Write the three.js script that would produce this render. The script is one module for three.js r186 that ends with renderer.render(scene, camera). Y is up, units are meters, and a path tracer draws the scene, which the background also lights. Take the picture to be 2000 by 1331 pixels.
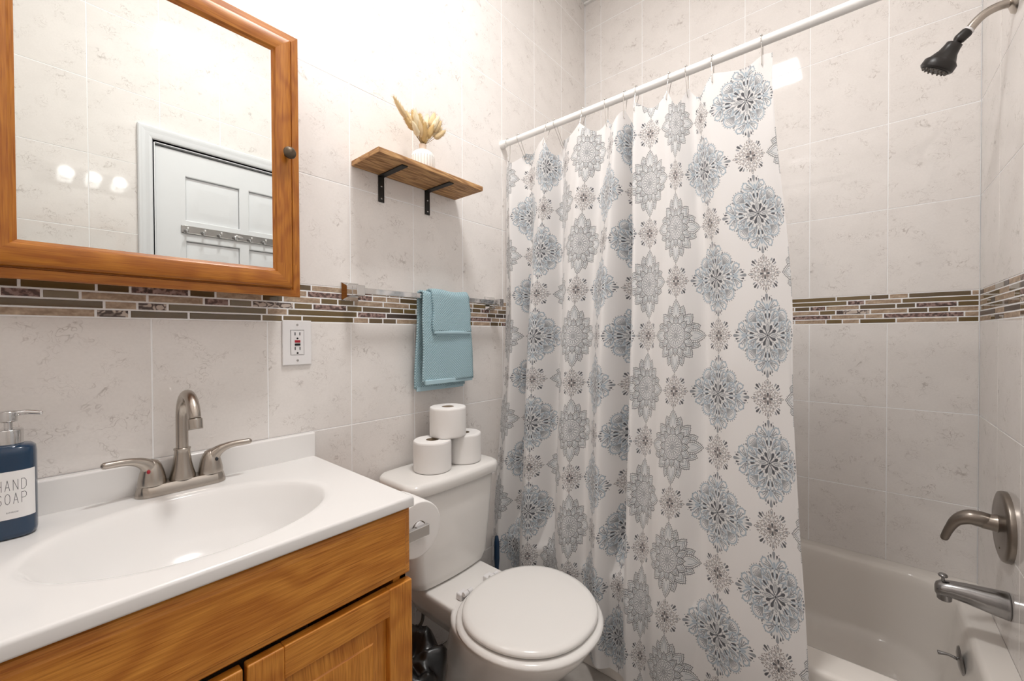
import * as THREE from 'three';
import { RoundedBoxGeometry } from 'three/addons/geometries/RoundedBoxGeometry.js';
import { mergeGeometries, mergeVertices, toCreasedNormals } from 'three/addons/utils/BufferGeometryUtils.js';
import { RectAreaLightUniformsLib } from 'three/addons/lights/RectAreaLightUniformsLib.js';
import { ImprovedNoise } from 'three/addons/math/ImprovedNoise.js';

// ---------------------------------------------------------------- camera, lamps' strength, exposure
RectAreaLightUniformsLib.init();
const scene = new THREE.Scene();
scene.background = new THREE.Color(0x000000);
const camera = new THREE.PerspectiveCamera(79.17, 2000 / 1331, 0.02, 20);
{
  const yaw = 0.706, pitch = -0.0113, roll = -0.0042;
  camera.position.set(1.1842, 1.1436, 2.0273);
  const f = new THREE.Vector3(-Math.sin(yaw) * Math.cos(pitch), Math.sin(pitch), -Math.cos(yaw) * Math.cos(pitch));
  const r = new THREE.Vector3(Math.cos(yaw), 0, -Math.sin(yaw));
  const u = new THREE.Vector3().crossVectors(r, f);
  camera.up.copy(u).multiplyScalar(Math.cos(roll)).addScaledVector(r, -Math.sin(roll));
  camera.lookAt(camera.position.clone().add(f));
}
const renderer = new THREE.WebGLRenderer({ antialias: true });
renderer.toneMapping = THREE.LinearToneMapping;
renderer.toneMappingExposure = 1.0;
renderer.shadowMap.enabled = true;
const CEILING_LIGHT = 70, BULB_LIGHT = 0.05;           // nits of the square panel, candela of each bulb
const LAMP_COLOR = new THREE.Color(1.0, 0.985, 0.97);

// ---------------------------------------------------------------- sizes of the room
const W = 1.475, L = 2.3, H = 2.985;                   // wall_left x=0, wall_right x=W, wall_back z=0, wall_front z=L
const BAND0 = 1.1843, BAND1 = 1.2894, TH = 0.3083, TW = 0.23064;

// ---------------------------------------------------------------- helpers
let seed = 7;
const rnd = () => { seed |= 0; seed = seed + 0x6D2B79F5 | 0; let t = Math.imul(seed ^ seed >>> 15, 1 | seed); t = t + Math.imul(t ^ t >>> 7, 61 | t) ^ t; return ((t ^ t >>> 14) >>> 0) / 4294967296; };
const rr = (a, b) => a + (b - a) * rnd();
const V3 = (x, y, z) => new THREE.Vector3(x, y, z);
const nz = new ImprovedNoise();
const noise = (x, y, z = 0.37) => nz.noise(x, y, z);
const fbm = (x, y, o = 4, z = 0.37) => { let s = 0, a = 0.5; for (let i = 0; i < o; i++) { s += a * noise(x, y, z + i * 3.1); x *= 2.03; y *= 2.03; a *= 0.5; } return s; };
const taken = {};
function numbered(n) { const k = taken[n] = (taken[n] ?? -1) + 1; return k ? n + '_' + String(k).padStart(3, '0') : n; }
function thing(name, label, category, group) {
  const o = new THREE.Group(); o.name = numbered(name); o.userData = { label, category };
  if (group) o.userData.group = group;
  scene.add(o); return o;
}
function struct(name, label, category) { const o = thing(name, label, category); o.userData.kind = 'structure'; return o; }
function mesh(name, geo, mat, parent, label) {
  const m = new THREE.Mesh(geo, mat); m.name = name; if (label) m.userData.label = label;
  if (parent) parent.add(m); return m;
}
function part(name, parent) { const g = new THREE.Group(); g.name = name; parent.add(g); return g; }
const std = (color, roughness, o = {}) => new THREE.MeshStandardMaterial({ color, roughness, ...o });
const phys = (color, roughness, o = {}) => new THREE.MeshPhysicalMaterial({ color, roughness, ...o });
const box = (w, h, d, x = 0, y = 0, z = 0) => new THREE.BoxGeometry(w, h, d).translate(x, y, z);
const rbox = (w, h, d, r, x = 0, y = 0, z = 0, s = 2) => new RoundedBoxGeometry(w, h, d, s, r).translate(x, y, z);
const merge = (list) => mergeGeometries(list.map((g) => { const n = g.index ? g.toNonIndexed() : g; for (const k of Object.keys(n.attributes)) if (!['position', 'normal', 'uv'].includes(k)) n.deleteAttribute(k); if (!n.attributes.uv) n.setAttribute('uv', new THREE.BufferAttribute(new Float32Array(n.attributes.position.count * 2), 2)); return n; }));
// uv in metres: u runs along the grain axis, v across it
function grainUV(g0, axis, su = 1, sv = 1, ou = 0, ov = 0) {
  const g = g0.index ? g0.toNonIndexed() : g0;
  if (!g.attributes.normal) g.computeVertexNormals();
  const p = g.attributes.position, n = g.attributes.normal, uv = new Float32Array(p.count * 2), A = 'xyz'.indexOf(axis);
  for (let i = 0; i < p.count; i += 3) {
    const m = [0, 1, 2].map((k) => Math.abs(n.getComponent(i, k) + n.getComponent(i + 1, k) + n.getComponent(i + 2, k)));
    const dom = m.indexOf(Math.max(...m));
    let ua = A, va = [0, 1, 2].find((k) => k !== A && k !== dom);
    if (dom === A) { ua = (A + 1) % 3; va = (A + 2) % 3; }
    for (let j = i; j < i + 3; j++) { uv[2 * j] = p.getComponent(j, ua) * su + ou; uv[2 * j + 1] = p.getComponent(j, va) * sv + ov; }
  }
  g.setAttribute('uv', new THREE.BufferAttribute(uv, 2)); return g;
}
// rings of points joined into a skin
function loft(rings, { capA = false, capB = false, closed = true } = {}) {
  const n = rings[0].length, pos = [], idx = [], uv = [];
  rings.forEach((r, i) => r.forEach((p, j) => { pos.push(p[0], p[1], p[2]); uv.push(j / n, i / (rings.length - 1)); }));
  const m = closed ? n : n - 1;
  for (let i = 0; i < rings.length - 1; i++) for (let j = 0; j < m; j++) {
    const a = i * n + j, b = i * n + (j + 1) % n, c = a + n, d = b + n; idx.push(a, b, d, a, d, c);
  }
  const cap = (k, flip) => { const r = rings[k], c = r.reduce((s, p) => [s[0] + p[0] / n, s[1] + p[1] / n, s[2] + p[2] / n], [0, 0, 0]); const ci = pos.length / 3; pos.push(...c); uv.push(0.5, 0.5); for (let j = 0; j < n; j++) { const a = k * n + j, b = k * n + (j + 1) % n; flip ? idx.push(ci, b, a) : idx.push(ci, a, b); } };
  if (capA) cap(0, true); if (capB) cap(rings.length - 1, false);
  const g = new THREE.BufferGeometry();
  g.setAttribute('position', new THREE.Float32BufferAttribute(pos, 3)); g.setAttribute('uv', new THREE.Float32BufferAttribute(uv, 2)); g.setIndex(idx);
  g.computeVertexNormals(); return g;
}
// a tube of changing radius along points
function sweep(pts, radii, { seg = 40, sides = 14, flat = 1, up = null, round = false } = {}) {
  const c = new THREE.CatmullRomCurve3(pts.map((p) => V3(...p)), false, 'centripetal'), rings = [];
  const fr = c.computeFrenetFrames(seg, false);
  for (let i = 0; i <= seg; i++) {
    const t = i / seg, p = c.getPointAt(t), k = t * (radii.length - 1), a = Math.min(Math.floor(k), radii.length - 2), r = radii[a] + (radii[a + 1] - radii[a]) * (k - a);
    let N = fr.normals[i], B = fr.binormals[i];
    if (up) { B = new THREE.Vector3().crossVectors(fr.tangents[i], V3(...up)).normalize(); N = new THREE.Vector3().crossVectors(B, fr.tangents[i]).normalize(); }
    const ring = [];
    for (let j = 0; j < sides; j++) { const q = j / sides * Math.PI * 2, x = Math.cos(q) * r * flat, y = Math.sin(q) * r; ring.push([p.x + N.x * x + B.x * y, p.y + N.y * x + B.y * y, p.z + N.z * x + B.z * y]); }
    rings.push(ring);
  }
  if (round) { const p = c.getPointAt(1), T = fr.tangents[seg], r = radii[radii.length - 1], last = rings[rings.length - 1]; for (const a of [0.45, 0.9, 1.3]) rings.push(last.map((q) => [p.x + (q[0] - p.x) * Math.cos(a) + T.x * r * Math.sin(a), p.y + (q[1] - p.y) * Math.cos(a) + T.y * r * Math.sin(a), p.z + (q[2] - p.z) * Math.cos(a) + T.z * r * Math.sin(a)])); }
  return loft(rings, { capA: true, capB: true });
}
const lathe = (pts, seg = 32) => new THREE.LatheGeometry(pts.map(([r, y]) => new THREE.Vector2(r, y)), seg);
// outline of a rounded rectangle in the xz plane, n points a quarter
function rrect(x0, x1, z0, z1, r, y, n = 10, m = 8) {
  const out = [], cs = [[x1 - r, z1 - r, 0], [x0 + r, z1 - r, 1], [x0 + r, z0 + r, 2], [x1 - r, z0 + r, 3]];
  cs.forEach(([cx, cz, q], i) => {
    for (let k = 0; k <= n; k++) { const a = (q + k / n) * Math.PI / 2; out.push([cx + Math.cos(a) * r, y, cz + Math.sin(a) * r]); }
    const nx = cs[(i + 1) % 4], a1 = (q + 1) * Math.PI / 2, p = [cx + Math.cos(a1) * r, cz + Math.sin(a1) * r], s = [nx[0] + Math.cos(a1) * r, nx[1] + Math.sin(a1) * r];
    for (let k = 1; k < m; k++) out.push([p[0] + (s[0] - p[0]) * k / m, y, p[1] + (s[1] - p[1]) * k / m]);
  });
  return out;
}
// a sheet with thickness; fn(u, v) gives the middle surface
function sheet(fn, nu, nv, th, uvf) {
  const P = [], e = 1e-3;
  for (let i = 0; i <= nu; i++) for (let j = 0; j <= nv; j++) P.push(fn(i / nu, j / nv));
  const pos = [], uv = [], idx = [], id = (i, j) => i * (nv + 1) + j, N = (nu + 1) * (nv + 1);
  const nrm = P.map((p, k) => { const i = Math.floor(k / (nv + 1)), j = k % (nv + 1); const a = P[id(Math.min(i + 1, nu), j)], b = P[id(Math.max(i - 1, 0), j)], c = P[id(i, Math.min(j + 1, nv))], d = P[id(i, Math.max(j - 1, 0))]; return V3(a[0] - b[0], a[1] - b[1], a[2] - b[2]).cross(V3(c[0] - d[0], c[1] - d[1], c[2] - d[2])).normalize(); });
  for (const s of th ? [0.5, -0.5] : [0]) P.forEach((p, k) => { const n = nrm[k]; pos.push(p[0] + n.x * th * s, p[1] + n.y * th * s, p[2] + n.z * th * s); const q = uvf(Math.floor(k / (nv + 1)) / nu, (k % (nv + 1)) / nv); uv.push(q[0], q[1]); });
  for (let i = 0; i < nu; i++) for (let j = 0; j < nv; j++) { const a = id(i, j), b = id(i + 1, j), c = id(i + 1, j + 1), d = id(i, j + 1); idx.push(a, b, c, a, c, d); if (th) idx.push(N + a, N + c, N + b, N + a, N + d, N + c); }
  const edge = (a, b) => th && idx.push(a, N + a, N + b, a, N + b, b);
  for (let i = 0; i < nu; i++) { edge(id(i, 0), id(i + 1, 0)); edge(id(i + 1, nv), id(i, nv)); }
  for (let j = 0; j < nv; j++) { edge(id(0, j + 1), id(0, j)); edge(id(nu, j), id(nu, j + 1)); }
  const g = new THREE.BufferGeometry();
  g.setAttribute('position', new THREE.Float32BufferAttribute(pos, 3)); g.setAttribute('uv', new THREE.Float32BufferAttribute(uv, 2)); g.setIndex(idx); g.computeVertexNormals();
  return g;
}

// ---------------------------------------------------------------- textures
function dataTex(w, h, fn, { srgb = true, repeat = true } = {}) {
  const d = new Uint8Array(w * h * 4);
  for (let y = 0; y < h; y++) for (let x = 0; x < w; x++) { const c = fn(x / w, y / h, x, y), k = (y * w + x) * 4; d[k] = Math.max(0, Math.min(255, c[0])); d[k + 1] = Math.max(0, Math.min(255, c[1])); d[k + 2] = Math.max(0, Math.min(255, c[2])); d[k + 3] = 255; }
  const t = new THREE.DataTexture(d, w, h, THREE.RGBAFormat); t.magFilter = THREE.LinearFilter; t.minFilter = THREE.LinearMipmapLinearFilter; t.generateMipmaps = true;
  if (srgb) t.colorSpace = THREE.SRGBColorSpace; if (repeat) t.wrapS = t.wrapT = THREE.RepeatWrapping; t.needsUpdate = true; return t;
}
function canvasTex(w, h, draw) {
  const c = document.createElement('canvas'); c.width = w; c.height = h; draw(c.getContext('2d'), w, h);
  const t = new THREE.CanvasTexture(c); t.colorSpace = THREE.SRGBColorSpace; t.wrapS = t.wrapT = THREE.RepeatWrapping; return t;
}
const lerp3 = (a, b, t) => [a[0] + (b[0] - a[0]) * t, a[1] + (b[1] - a[1]) * t, a[2] + (b[2] - a[2]) * t];
// glazed tile with fine crackle veins; one texture covers MT metres
const MT = 0.72;
const tileTex = dataTex(1280, 1280, (u, v) => {
  const x = u * 9, y = v * 9;
  const wx = x + fbm(x * 2.2, y * 2.2, 3, 5) * 1.3, wy = y + fbm(x * 2.2, y * 2.2, 3, 9) * 1.3;
  const ridge = 1 - Math.abs(noise(wx * 1.5, wy * 2.1, 2.2)) * 24;
  const mask = Math.max(0, Math.min(1, fbm(x * 1.3, y * 1.3, 3, 21) * 3.6 + 0.12));
  const fine = 1 - Math.abs(noise(wx * 4.4, wy * 5.6, 7.7)) * 13;
  const vein = Math.max(0, ridge) * mask * 0.62 + Math.max(0, fine) * mask * 0.34;
  const cloud = fbm(x * 1.1, y * 1.1, 3, 31) * 6 + fbm(x * 14, y * 14, 2, 3) * 5;
  return [240 + cloud - vein * 56, 235 + cloud - vein * 60, 231 + cloud - vein * 62];
});
const travTex = dataTex(256, 256, (u, v) => { const n = fbm(u * 9, v * 22, 4, 4) + fbm(u * 40, v * 40, 2, 8) * 0.6; return [178 + n * 60, 155 + n * 62, 132 + n * 60]; });
const purpleTex = dataTex(256, 256, (u, v) => { const n = fbm(u * 26, v * 26, 3, 14), m = fbm(u * 6, v * 6, 2, 2); const a = n > 0.07 ? [70, 58, 54] : n < -0.09 ? [196, 172, 164] : [138, 110, 104]; return lerp3(a, [120, 92, 84], 0.35 + m); });
const crackleTex = dataTex(256, 256, (u, v) => { const r = Math.abs(noise(u * 19 + fbm(u * 9, v * 9) * 2, v * 19, 6)); const k = r < 0.09 ? 0 : Math.min(1, (r - 0.09) * 8); return lerp3([82, 68, 62], [205, 190, 178], k); });
const oakTex = dataTex(512, 2048, (u, v) => {
  const x = u * 2.2, y = v * 1.0;
  const w = fbm(x * 1.3, y * 4, 3, 3);
  const q = y * 42 + w * 16 + fbm(x * 0.7, y * 6, 2, 12) * 6, rings = Math.pow(0.5 + 0.5 * Math.sin(q * 2.4), 1.6);
  const pore = fbm(x * 6, y * 230, 2, 40), fine = fbm(x * 14, y * 640, 2, 18), dash = Math.max(0, noise(x * 9, y * 520, 60) - 0.22) * 2.2;
  let t = 0.62 - rings * 0.3 + pore * 0.5 + fine * 0.45 - dash * 0.5;
  t = Math.max(0, Math.min(1, t));
  return lerp3([176, 101, 26], [242, 170, 74], t);
});
const rusticTex = dataTex(1024, 512, (u, v) => {
  const x = u * 1.6, y = v;
  const g = Math.sin((y * 46 + fbm(x * 1.4, y * 8, 3, 6) * 16) * 2.0), p = fbm(x * 10, y * 150, 3, 10);
  const t = Math.max(0, Math.min(1, 0.55 + g * 0.26 + p * 0.7));
  return lerp3([128, 86, 52], [216, 172, 118], t);
});
const towelBump = dataTex(128, 128, (u, v) => { const a = Math.abs(((u * 4 + v * 4) % 1 + 1) % 1 - 0.5) * 2, b = Math.abs(((u * 4 - v * 4) % 1 + 1) % 1 - 0.5) * 2; const k = Math.min(a, b); const s = 70 + 185 * Math.min(1, k * 1.8) ; return [s, s, s]; }, { srgb: false });
const towelTex = dataTex(128, 128, (u, v, X, Y) => { const a = Math.abs(((u * 4 + v * 4) % 1 + 1) % 1 - 0.5) * 2, b = Math.abs(((u * 4 - v * 4) % 1 + 1) % 1 - 0.5) * 2; const k = Math.min(1, Math.min(a, b) * 1.8), n = noise(X * 0.7, Y * 0.7, 2) * 8; return lerp3([140, 176, 188], [190, 216, 224], k).map((q) => q + n); });
const brushedBump = dataTex(64, 512, (u, v) => { const s = 128 + noise(u * 3, v * 160, 5) * 90; return [s, s, s]; }, { srgb: false });
const floorTex = dataTex(256, 256, (u, v) => { const n = fbm(u * 6, v * 6, 4, 17) * 30; return [190 + n, 183 + n, 176 + n]; });

// the printed medallions of the shower curtain; the cloth repeats every 4 columns
const CH = 0.164, CV = 0.328;
const curtainTex = canvasTex(2048, 1024, (g, w, h) => {
  g.fillStyle = '#f7f5f4'; g.fillRect(0, 0, w, h);
  const px = w / (4 * CH);
  const BLUE = '#b9c6d0', GREY = '#9ea1a6', DARK = '#5e5f64', PALE = '#c9ced3', TAUPE = '#a39b98';
  const drop = (a, r0, r1, wd, col, fill = true, lw = 0.012) => {
    g.save(); g.rotate(a); g.beginPath(); g.moveTo(r0, 0); g.bezierCurveTo(r0 + (r1 - r0) * 0.4, wd * 0.5, r1 - (r1 - r0) * 0.05, wd * 1.3, r1, 0); g.bezierCurveTo(r1 - (r1 - r0) * 0.05, -wd * 1.3, r0 + (r1 - r0) * 0.4, -wd * 0.5, r0, 0); g.closePath();
    if (fill) { g.fillStyle = col; g.fill(); } else { g.strokeStyle = col; g.lineWidth = lw; g.stroke(); } g.restore();
  };
  const lozenge = (a, r0, r1, wd, col, lw, fill) => { g.save(); g.rotate(a); g.beginPath(); g.moveTo(r0, 0); g.quadraticCurveTo((r0 + r1) / 2, wd, r1, 0); g.quadraticCurveTo((r0 + r1) / 2, -wd, r0, 0); g.closePath(); if (fill) { g.fillStyle = fill; g.fill(); } g.strokeStyle = col; g.lineWidth = lw; g.stroke(); g.restore(); };
  const dot = (a, r, s, col) => { g.fillStyle = col; g.beginPath(); g.arc(Math.cos(a) * r, Math.sin(a) * r, s, 0, 7); g.fill(); };
  const paisley = (a, r, s, turn) => {
    g.save(); g.rotate(a); g.translate(r, 0); g.rotate(turn); g.strokeStyle = BLUE; g.lineWidth = 0.034; g.lineCap = 'round';
    g.beginPath(); g.moveTo(-s * 1.25, 0); g.bezierCurveTo(-s * 0.4, s * 0.95, s * 0.9, s * 0.9, s, s * 0.1); g.bezierCurveTo(s * 1.02, -s * 0.55, s * 0.35, -s * 0.65, s * 0.25, -s * 0.15); g.stroke();
    g.beginPath(); g.moveTo(-s * 1.25, 0); g.quadraticCurveTo(-s * 0.5, -s * 0.75, s * 0.1, -s * 0.7); g.stroke();
    g.strokeStyle = GREY; g.lineWidth = 0.02;
    for (const k of [-0.32, 0, 0.32]) { g.beginPath(); g.moveTo(-s * 0.75, k * s * 0.3); g.lineTo(s * 0.35, k * s * 1.3 + s * 0.1); g.stroke(); }
    g.restore();
  };
  const shell = (a, r, s) => {
    g.save(); g.rotate(a); g.translate(r, 0); g.strokeStyle = BLUE; g.lineWidth = 0.036;
    g.beginPath(); g.arc(0, 0, s, -2.3, 2.3); g.stroke();
    g.lineWidth = 0.016; g.strokeStyle = PALE; g.beginPath(); g.arc(0, 0, s * 0.72, -2.2, 2.2); g.stroke();
    for (let k = -4; k <= 4; k++) { g.fillStyle = GREY; g.beginPath(); g.arc(Math.cos(k * 0.34) * s * 1.24, Math.sin(k * 0.34) * s * 1.24, 0.014, 0, 7); g.fill(); }
    g.strokeStyle = GREY; g.lineWidth = 0.019;
    for (const k of [-0.5, -0.25, 0, 0.25, 0.5]) { g.beginPath(); g.moveTo(-s * 0.75, k * s * 0.15); g.lineTo(s * 0.42 * Math.cos(k), s * 1.1 * k); g.stroke(); }
    g.strokeStyle = GREY; g.lineWidth = 0.02; g.beginPath(); g.moveTo(s * 0.1, s * 0.72); g.lineTo(-s * 0.85, 0); g.lineTo(s * 0.1, -s * 0.72); g.stroke();
    g.restore();
  };
  function blue() {
    g.fillStyle = 'rgba(196,204,210,0.22)'; g.beginPath(); for (let q = 0; q < 4; q++) { const a = q * Math.PI / 2; g.lineTo(Math.cos(a) * 0.9, Math.sin(a) * 0.9); g.lineTo(Math.cos(a + 0.785) * 0.68, Math.sin(a + 0.785) * 0.68); } g.fill();
    for (let q = 0; q < 4; q++) {
      const a = q * Math.PI / 2, d = a + Math.PI / 4;
      shell(d, 0.60, 0.165);
      for (const s of [-1, 1]) {
        paisley(a + s * 0.25, 0.73, 0.145, s * 0.75); paisley(a + s * 0.44, 0.50, 0.125, s * 0.35);
        drop(a + s * 0.46, 0.03, 0.27, 0.055, DARK); drop(a + s * 0.27, 0.28, 0.40, 0.04, GREY); drop(a + s * 0.11, 0.38, 0.53, 0.042, DARK); drop(a + s * 0.09, 0.83, 0.93, 0.032, DARK); drop(a + s * 0.16, 0.80, 0.9, 0.03, GREY);
        drop(a + s * 0.60, 0.27, 0.42, 0.036, GREY); drop(a + s * 0.17, 0.55, 0.68, 0.04, GREY, false, 0.018); dot(a + s * 0.18, 0.87, 0.016, GREY); dot(a + s * 0.72, 0.33, 0.016, DARK); dot(a + s * 0.34, 0.60, 0.018, GREY); dot(a + s * 0.07, 0.62, 0.016, DARK);
        lozenge(a + s * 0.68, 0.32, 0.47, 0.05, BLUE, 0.02); lozenge(a + s * 0.33, 0.36, 0.52, 0.05, GREY, 0.014); drop(a + s * 0.52, 0.64, 0.76, 0.03, GREY); dot(a + s * 0.47, 0.78, 0.016, GREY); dot(a + s * 0.42, 0.82, 0.013, BLUE);
        dot(a + s * 0.33, 0.88, 0.014, GREY); dot(a + s * 0.14, 0.95, 0.012, GREY); dot(a + s * 0.22, 0.30, 0.013, GREY);
      }
      lozenge(a, 0.04, 0.33, 0.11, GREY, 0.014, '#f1f0ee'); lozenge(a, 0.10, 0.28, 0.055, GREY, 0.016, '#cfd0d2');
      lozenge(d, 0.05, 0.24, 0.06, GREY, 0.012, '#eceae9');
      drop(a, 0.80, 1.0, 0.055, GREY); drop(a, 0.60, 0.76, 0.045, BLUE); dot(a, 0.58, 0.018, DARK); dot(a, 0.37, 0.02, GREY); lozenge(a, 0.40, 0.58, 0.05, BLUE, 0.018);
      drop(d, 0.26, 0.42, 0.04, DARK);
    }
    dot(0, 0, 0.03, DARK);
  }
  const archPetal = (a, r0, r1, wd) => {
    g.save(); g.rotate(a); const path = (k, off) => { g.beginPath(); g.moveTo(r0 + off, -wd * k); g.bezierCurveTo(r0 + (r1 - r0) * 0.55, -wd * 1.15 * k, r1 - (r1 - r0) * 0.3 - off, -wd * 0.55 * k, r1 - off, 0); g.bezierCurveTo(r1 - (r1 - r0) * 0.3 - off, wd * 0.55 * k, r0 + (r1 - r0) * 0.55, wd * 1.15 * k, r0 + off, wd * k); };
    path(1, 0); g.fillStyle = '#f4f3f2'; g.fill(); g.strokeStyle = '#7b7d80'; g.lineWidth = 0.017; g.stroke();
    path(0.66, 0.055); g.fillStyle = '#ebeced'; g.fill(); g.strokeStyle = '#808285'; g.lineWidth = 0.014; g.stroke();
    path(0.38, 0.12); g.strokeStyle = '#a7adb3'; g.stroke();
    g.strokeStyle = '#77797c'; g.lineWidth = 0.013;
    for (let k = 1; k < 9; k++) { const t = k / 9, x = r0 + (r1 - r0) * t, half = wd * Math.sqrt(Math.max(0, 1 - Math.pow(t, 2.2))); for (const s of [-1, 1]) { g.beginPath(); g.moveTo(x - 0.015, s * half * 0.7); g.lineTo(x, s * half * 0.98); g.stroke(); } }
    g.restore();
  };
  function lace() {
    for (let q = 0; q < 4; q++) for (const s of [-1, 1]) archPetal(q * Math.PI / 2 + s * 0.33, 0.5, 0.86, 0.15);
    for (let q = 0; q < 4; q++) archPetal(q * Math.PI / 2 + Math.PI / 4, 0.45, 0.82, 0.17);
    for (let q = 0; q < 4; q++) archPetal(q * Math.PI / 2, 0.5, 1.0, 0.19);
    for (let q = 0; q < 8; q++) archPetal(q * Math.PI / 4 + Math.PI / 8, 0.25, 0.66, 0.15);
    for (let q = 0; q < 8; q++) archPetal(q * Math.PI / 4, 0.15, 0.56, 0.13);
    g.fillStyle = '#f1f0f0'; g.beginPath(); g.arc(0, 0, 0.34, 0, 7); g.fill(); g.strokeStyle = '#77797c'; g.lineWidth = 0.014; g.stroke();
    for (let q = 0; q < 16; q++) { drop(q * Math.PI / 8, 0.17, 0.31, 0.035, GREY, false, 0.015); dot(q * Math.PI / 8 + 0.196, 0.285, 0.014, GREY); }
    for (let q = 0; q < 8; q++) { drop(q * Math.PI / 4, 0.03, 0.155, 0.035, '#96999d', false, 0.016); dot(q * Math.PI / 4 + 0.39, 0.145, 0.016, GREY); }
  }
  function small() {
    for (let q = 0; q < 8; q++) {
      const a = q * Math.PI / 4, diag = q % 2;
      drop(a, 0.05, 0.30, 0.075, diag ? TAUPE : '#5f6064'); drop(a + 0.39, 0.10, 0.34, 0.05, TAUPE, false, 0.03);
      if (diag) { drop(a, 0.66, 0.98, 0.085, '#5f6064'); drop(a + 0.17, 0.68, 0.92, 0.06, GREY); drop(a - 0.17, 0.68, 0.92, 0.06, GREY); }
      else { lozenge(a, 0.62, 0.98, 0.13, TAUPE, 0.03); drop(a, 0.68, 0.86, 0.05, GREY); for (const s of [-1, 1]) drop(a + s * 0.2, 0.66, 0.86, 0.05, TAUPE); }
      for (const s of [-1, 1]) { lozenge(a + s * 0.2, 0.34, 0.62, 0.07, TAUPE, 0.026); dot(a + s * 0.3, 0.66, 0.03, TAUPE); dot(a + s * 0.1, 0.56, 0.026, GREY); }
      dot(a + 0.39, 0.46, 0.035, GREY); dot(a + 0.39, 0.74, 0.03, TAUPE);
    }
    for (let k = 0; k < 60; k++) { const a = k * 2.39996, r = 0.22 + 0.68 * Math.sqrt((k + 0.5) / 60); dot(a, r, 0.021, k % 3 ? TAUPE : GREY); }
    g.strokeStyle = '#c3bcb9'; g.lineWidth = 0.025; g.beginPath(); g.arc(0, 0, 0.62, 0, 7); g.stroke(); g.beginPath(); g.arc(0, 0, 0.40, 0, 7); g.stroke();
  }
  const put = (col, y, fn, rx, ry) => { for (const ox of [-4, 0, 4]) for (const oy of [-1, 0, 1]) { g.save(); g.translate((col + ox) * CH * px, (y + oy) * CV * px); g.scale(rx * px, ry * px); fn(); g.restore(); } };
  put(0, 0.5, lace, 0.106, 0.110); put(0, 0, small, 0.052, 0.053);
  put(1, 0, blue, 0.108, 0.110); put(1, 0.5, small, 0.052, 0.053);
  put(2, 0.5, blue, 0.108, 0.110); put(2, 0, small, 0.052, 0.053);
  put(3, 0, lace, 0.106, 0.110); put(3, 0.5, small, 0.052, 0.053);
});
const labelTex = canvasTex(512, 512, (g, w, h) => {
  g.fillStyle = '#f1efee'; g.fillRect(0, 0, w, h); g.fillStyle = '#3c3a40'; g.textAlign = 'center';
  g.strokeStyle = '#3c3a40';
  const G = { H: [[[0, 0], [0, 1]], [[1, 0], [1, 1]], [[0, 0.5], [1, 0.5]]], A: [[[0, 1], [0.5, 0], [1, 1]], [[0.2, 0.66], [0.8, 0.66]]], N: [[[0, 1], [0, 0], [1, 1], [1, 0]]], D: [[[0, 0], [0.6, 0], [1, 0.22], [1, 0.78], [0.6, 1], [0, 1], [0, 0]]], S: [[[0.95, 0.16], [0.7, 0], [0.3, 0], [0.05, 0.18], [0.1, 0.38], [0.9, 0.6], [0.98, 0.82], [0.7, 1], [0.3, 1], [0.03, 0.84]]], O: [[[0.5, 0], [0.85, 0.1], [1, 0.3], [1, 0.7], [0.85, 0.9], [0.5, 1], [0.15, 0.9], [0, 0.7], [0, 0.3], [0.15, 0.1], [0.5, 0]]], P: [[[0, 1], [0, 0], [0.7, 0], [1, 0.15], [1, 0.4], [0.7, 0.55], [0, 0.55]]] };
  g.lineWidth = 5; g.lineCap = g.lineJoin = 'round';
  const word = (t, y) => [...t].forEach((c, i) => { for (const p of G[c]) { g.beginPath(); p.forEach(([x, q], k) => { const X = 138 + i * 80 + x * 46, Y = y - 112 + q * 112; k ? g.lineTo(X, Y) : g.moveTo(X, Y); }); g.stroke(); } });
  word('HAND', 205); word('SOAP', 350); g.font = '22px sans-serif'; g.fillText('BATHROOM', 285, 448);
});

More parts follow.
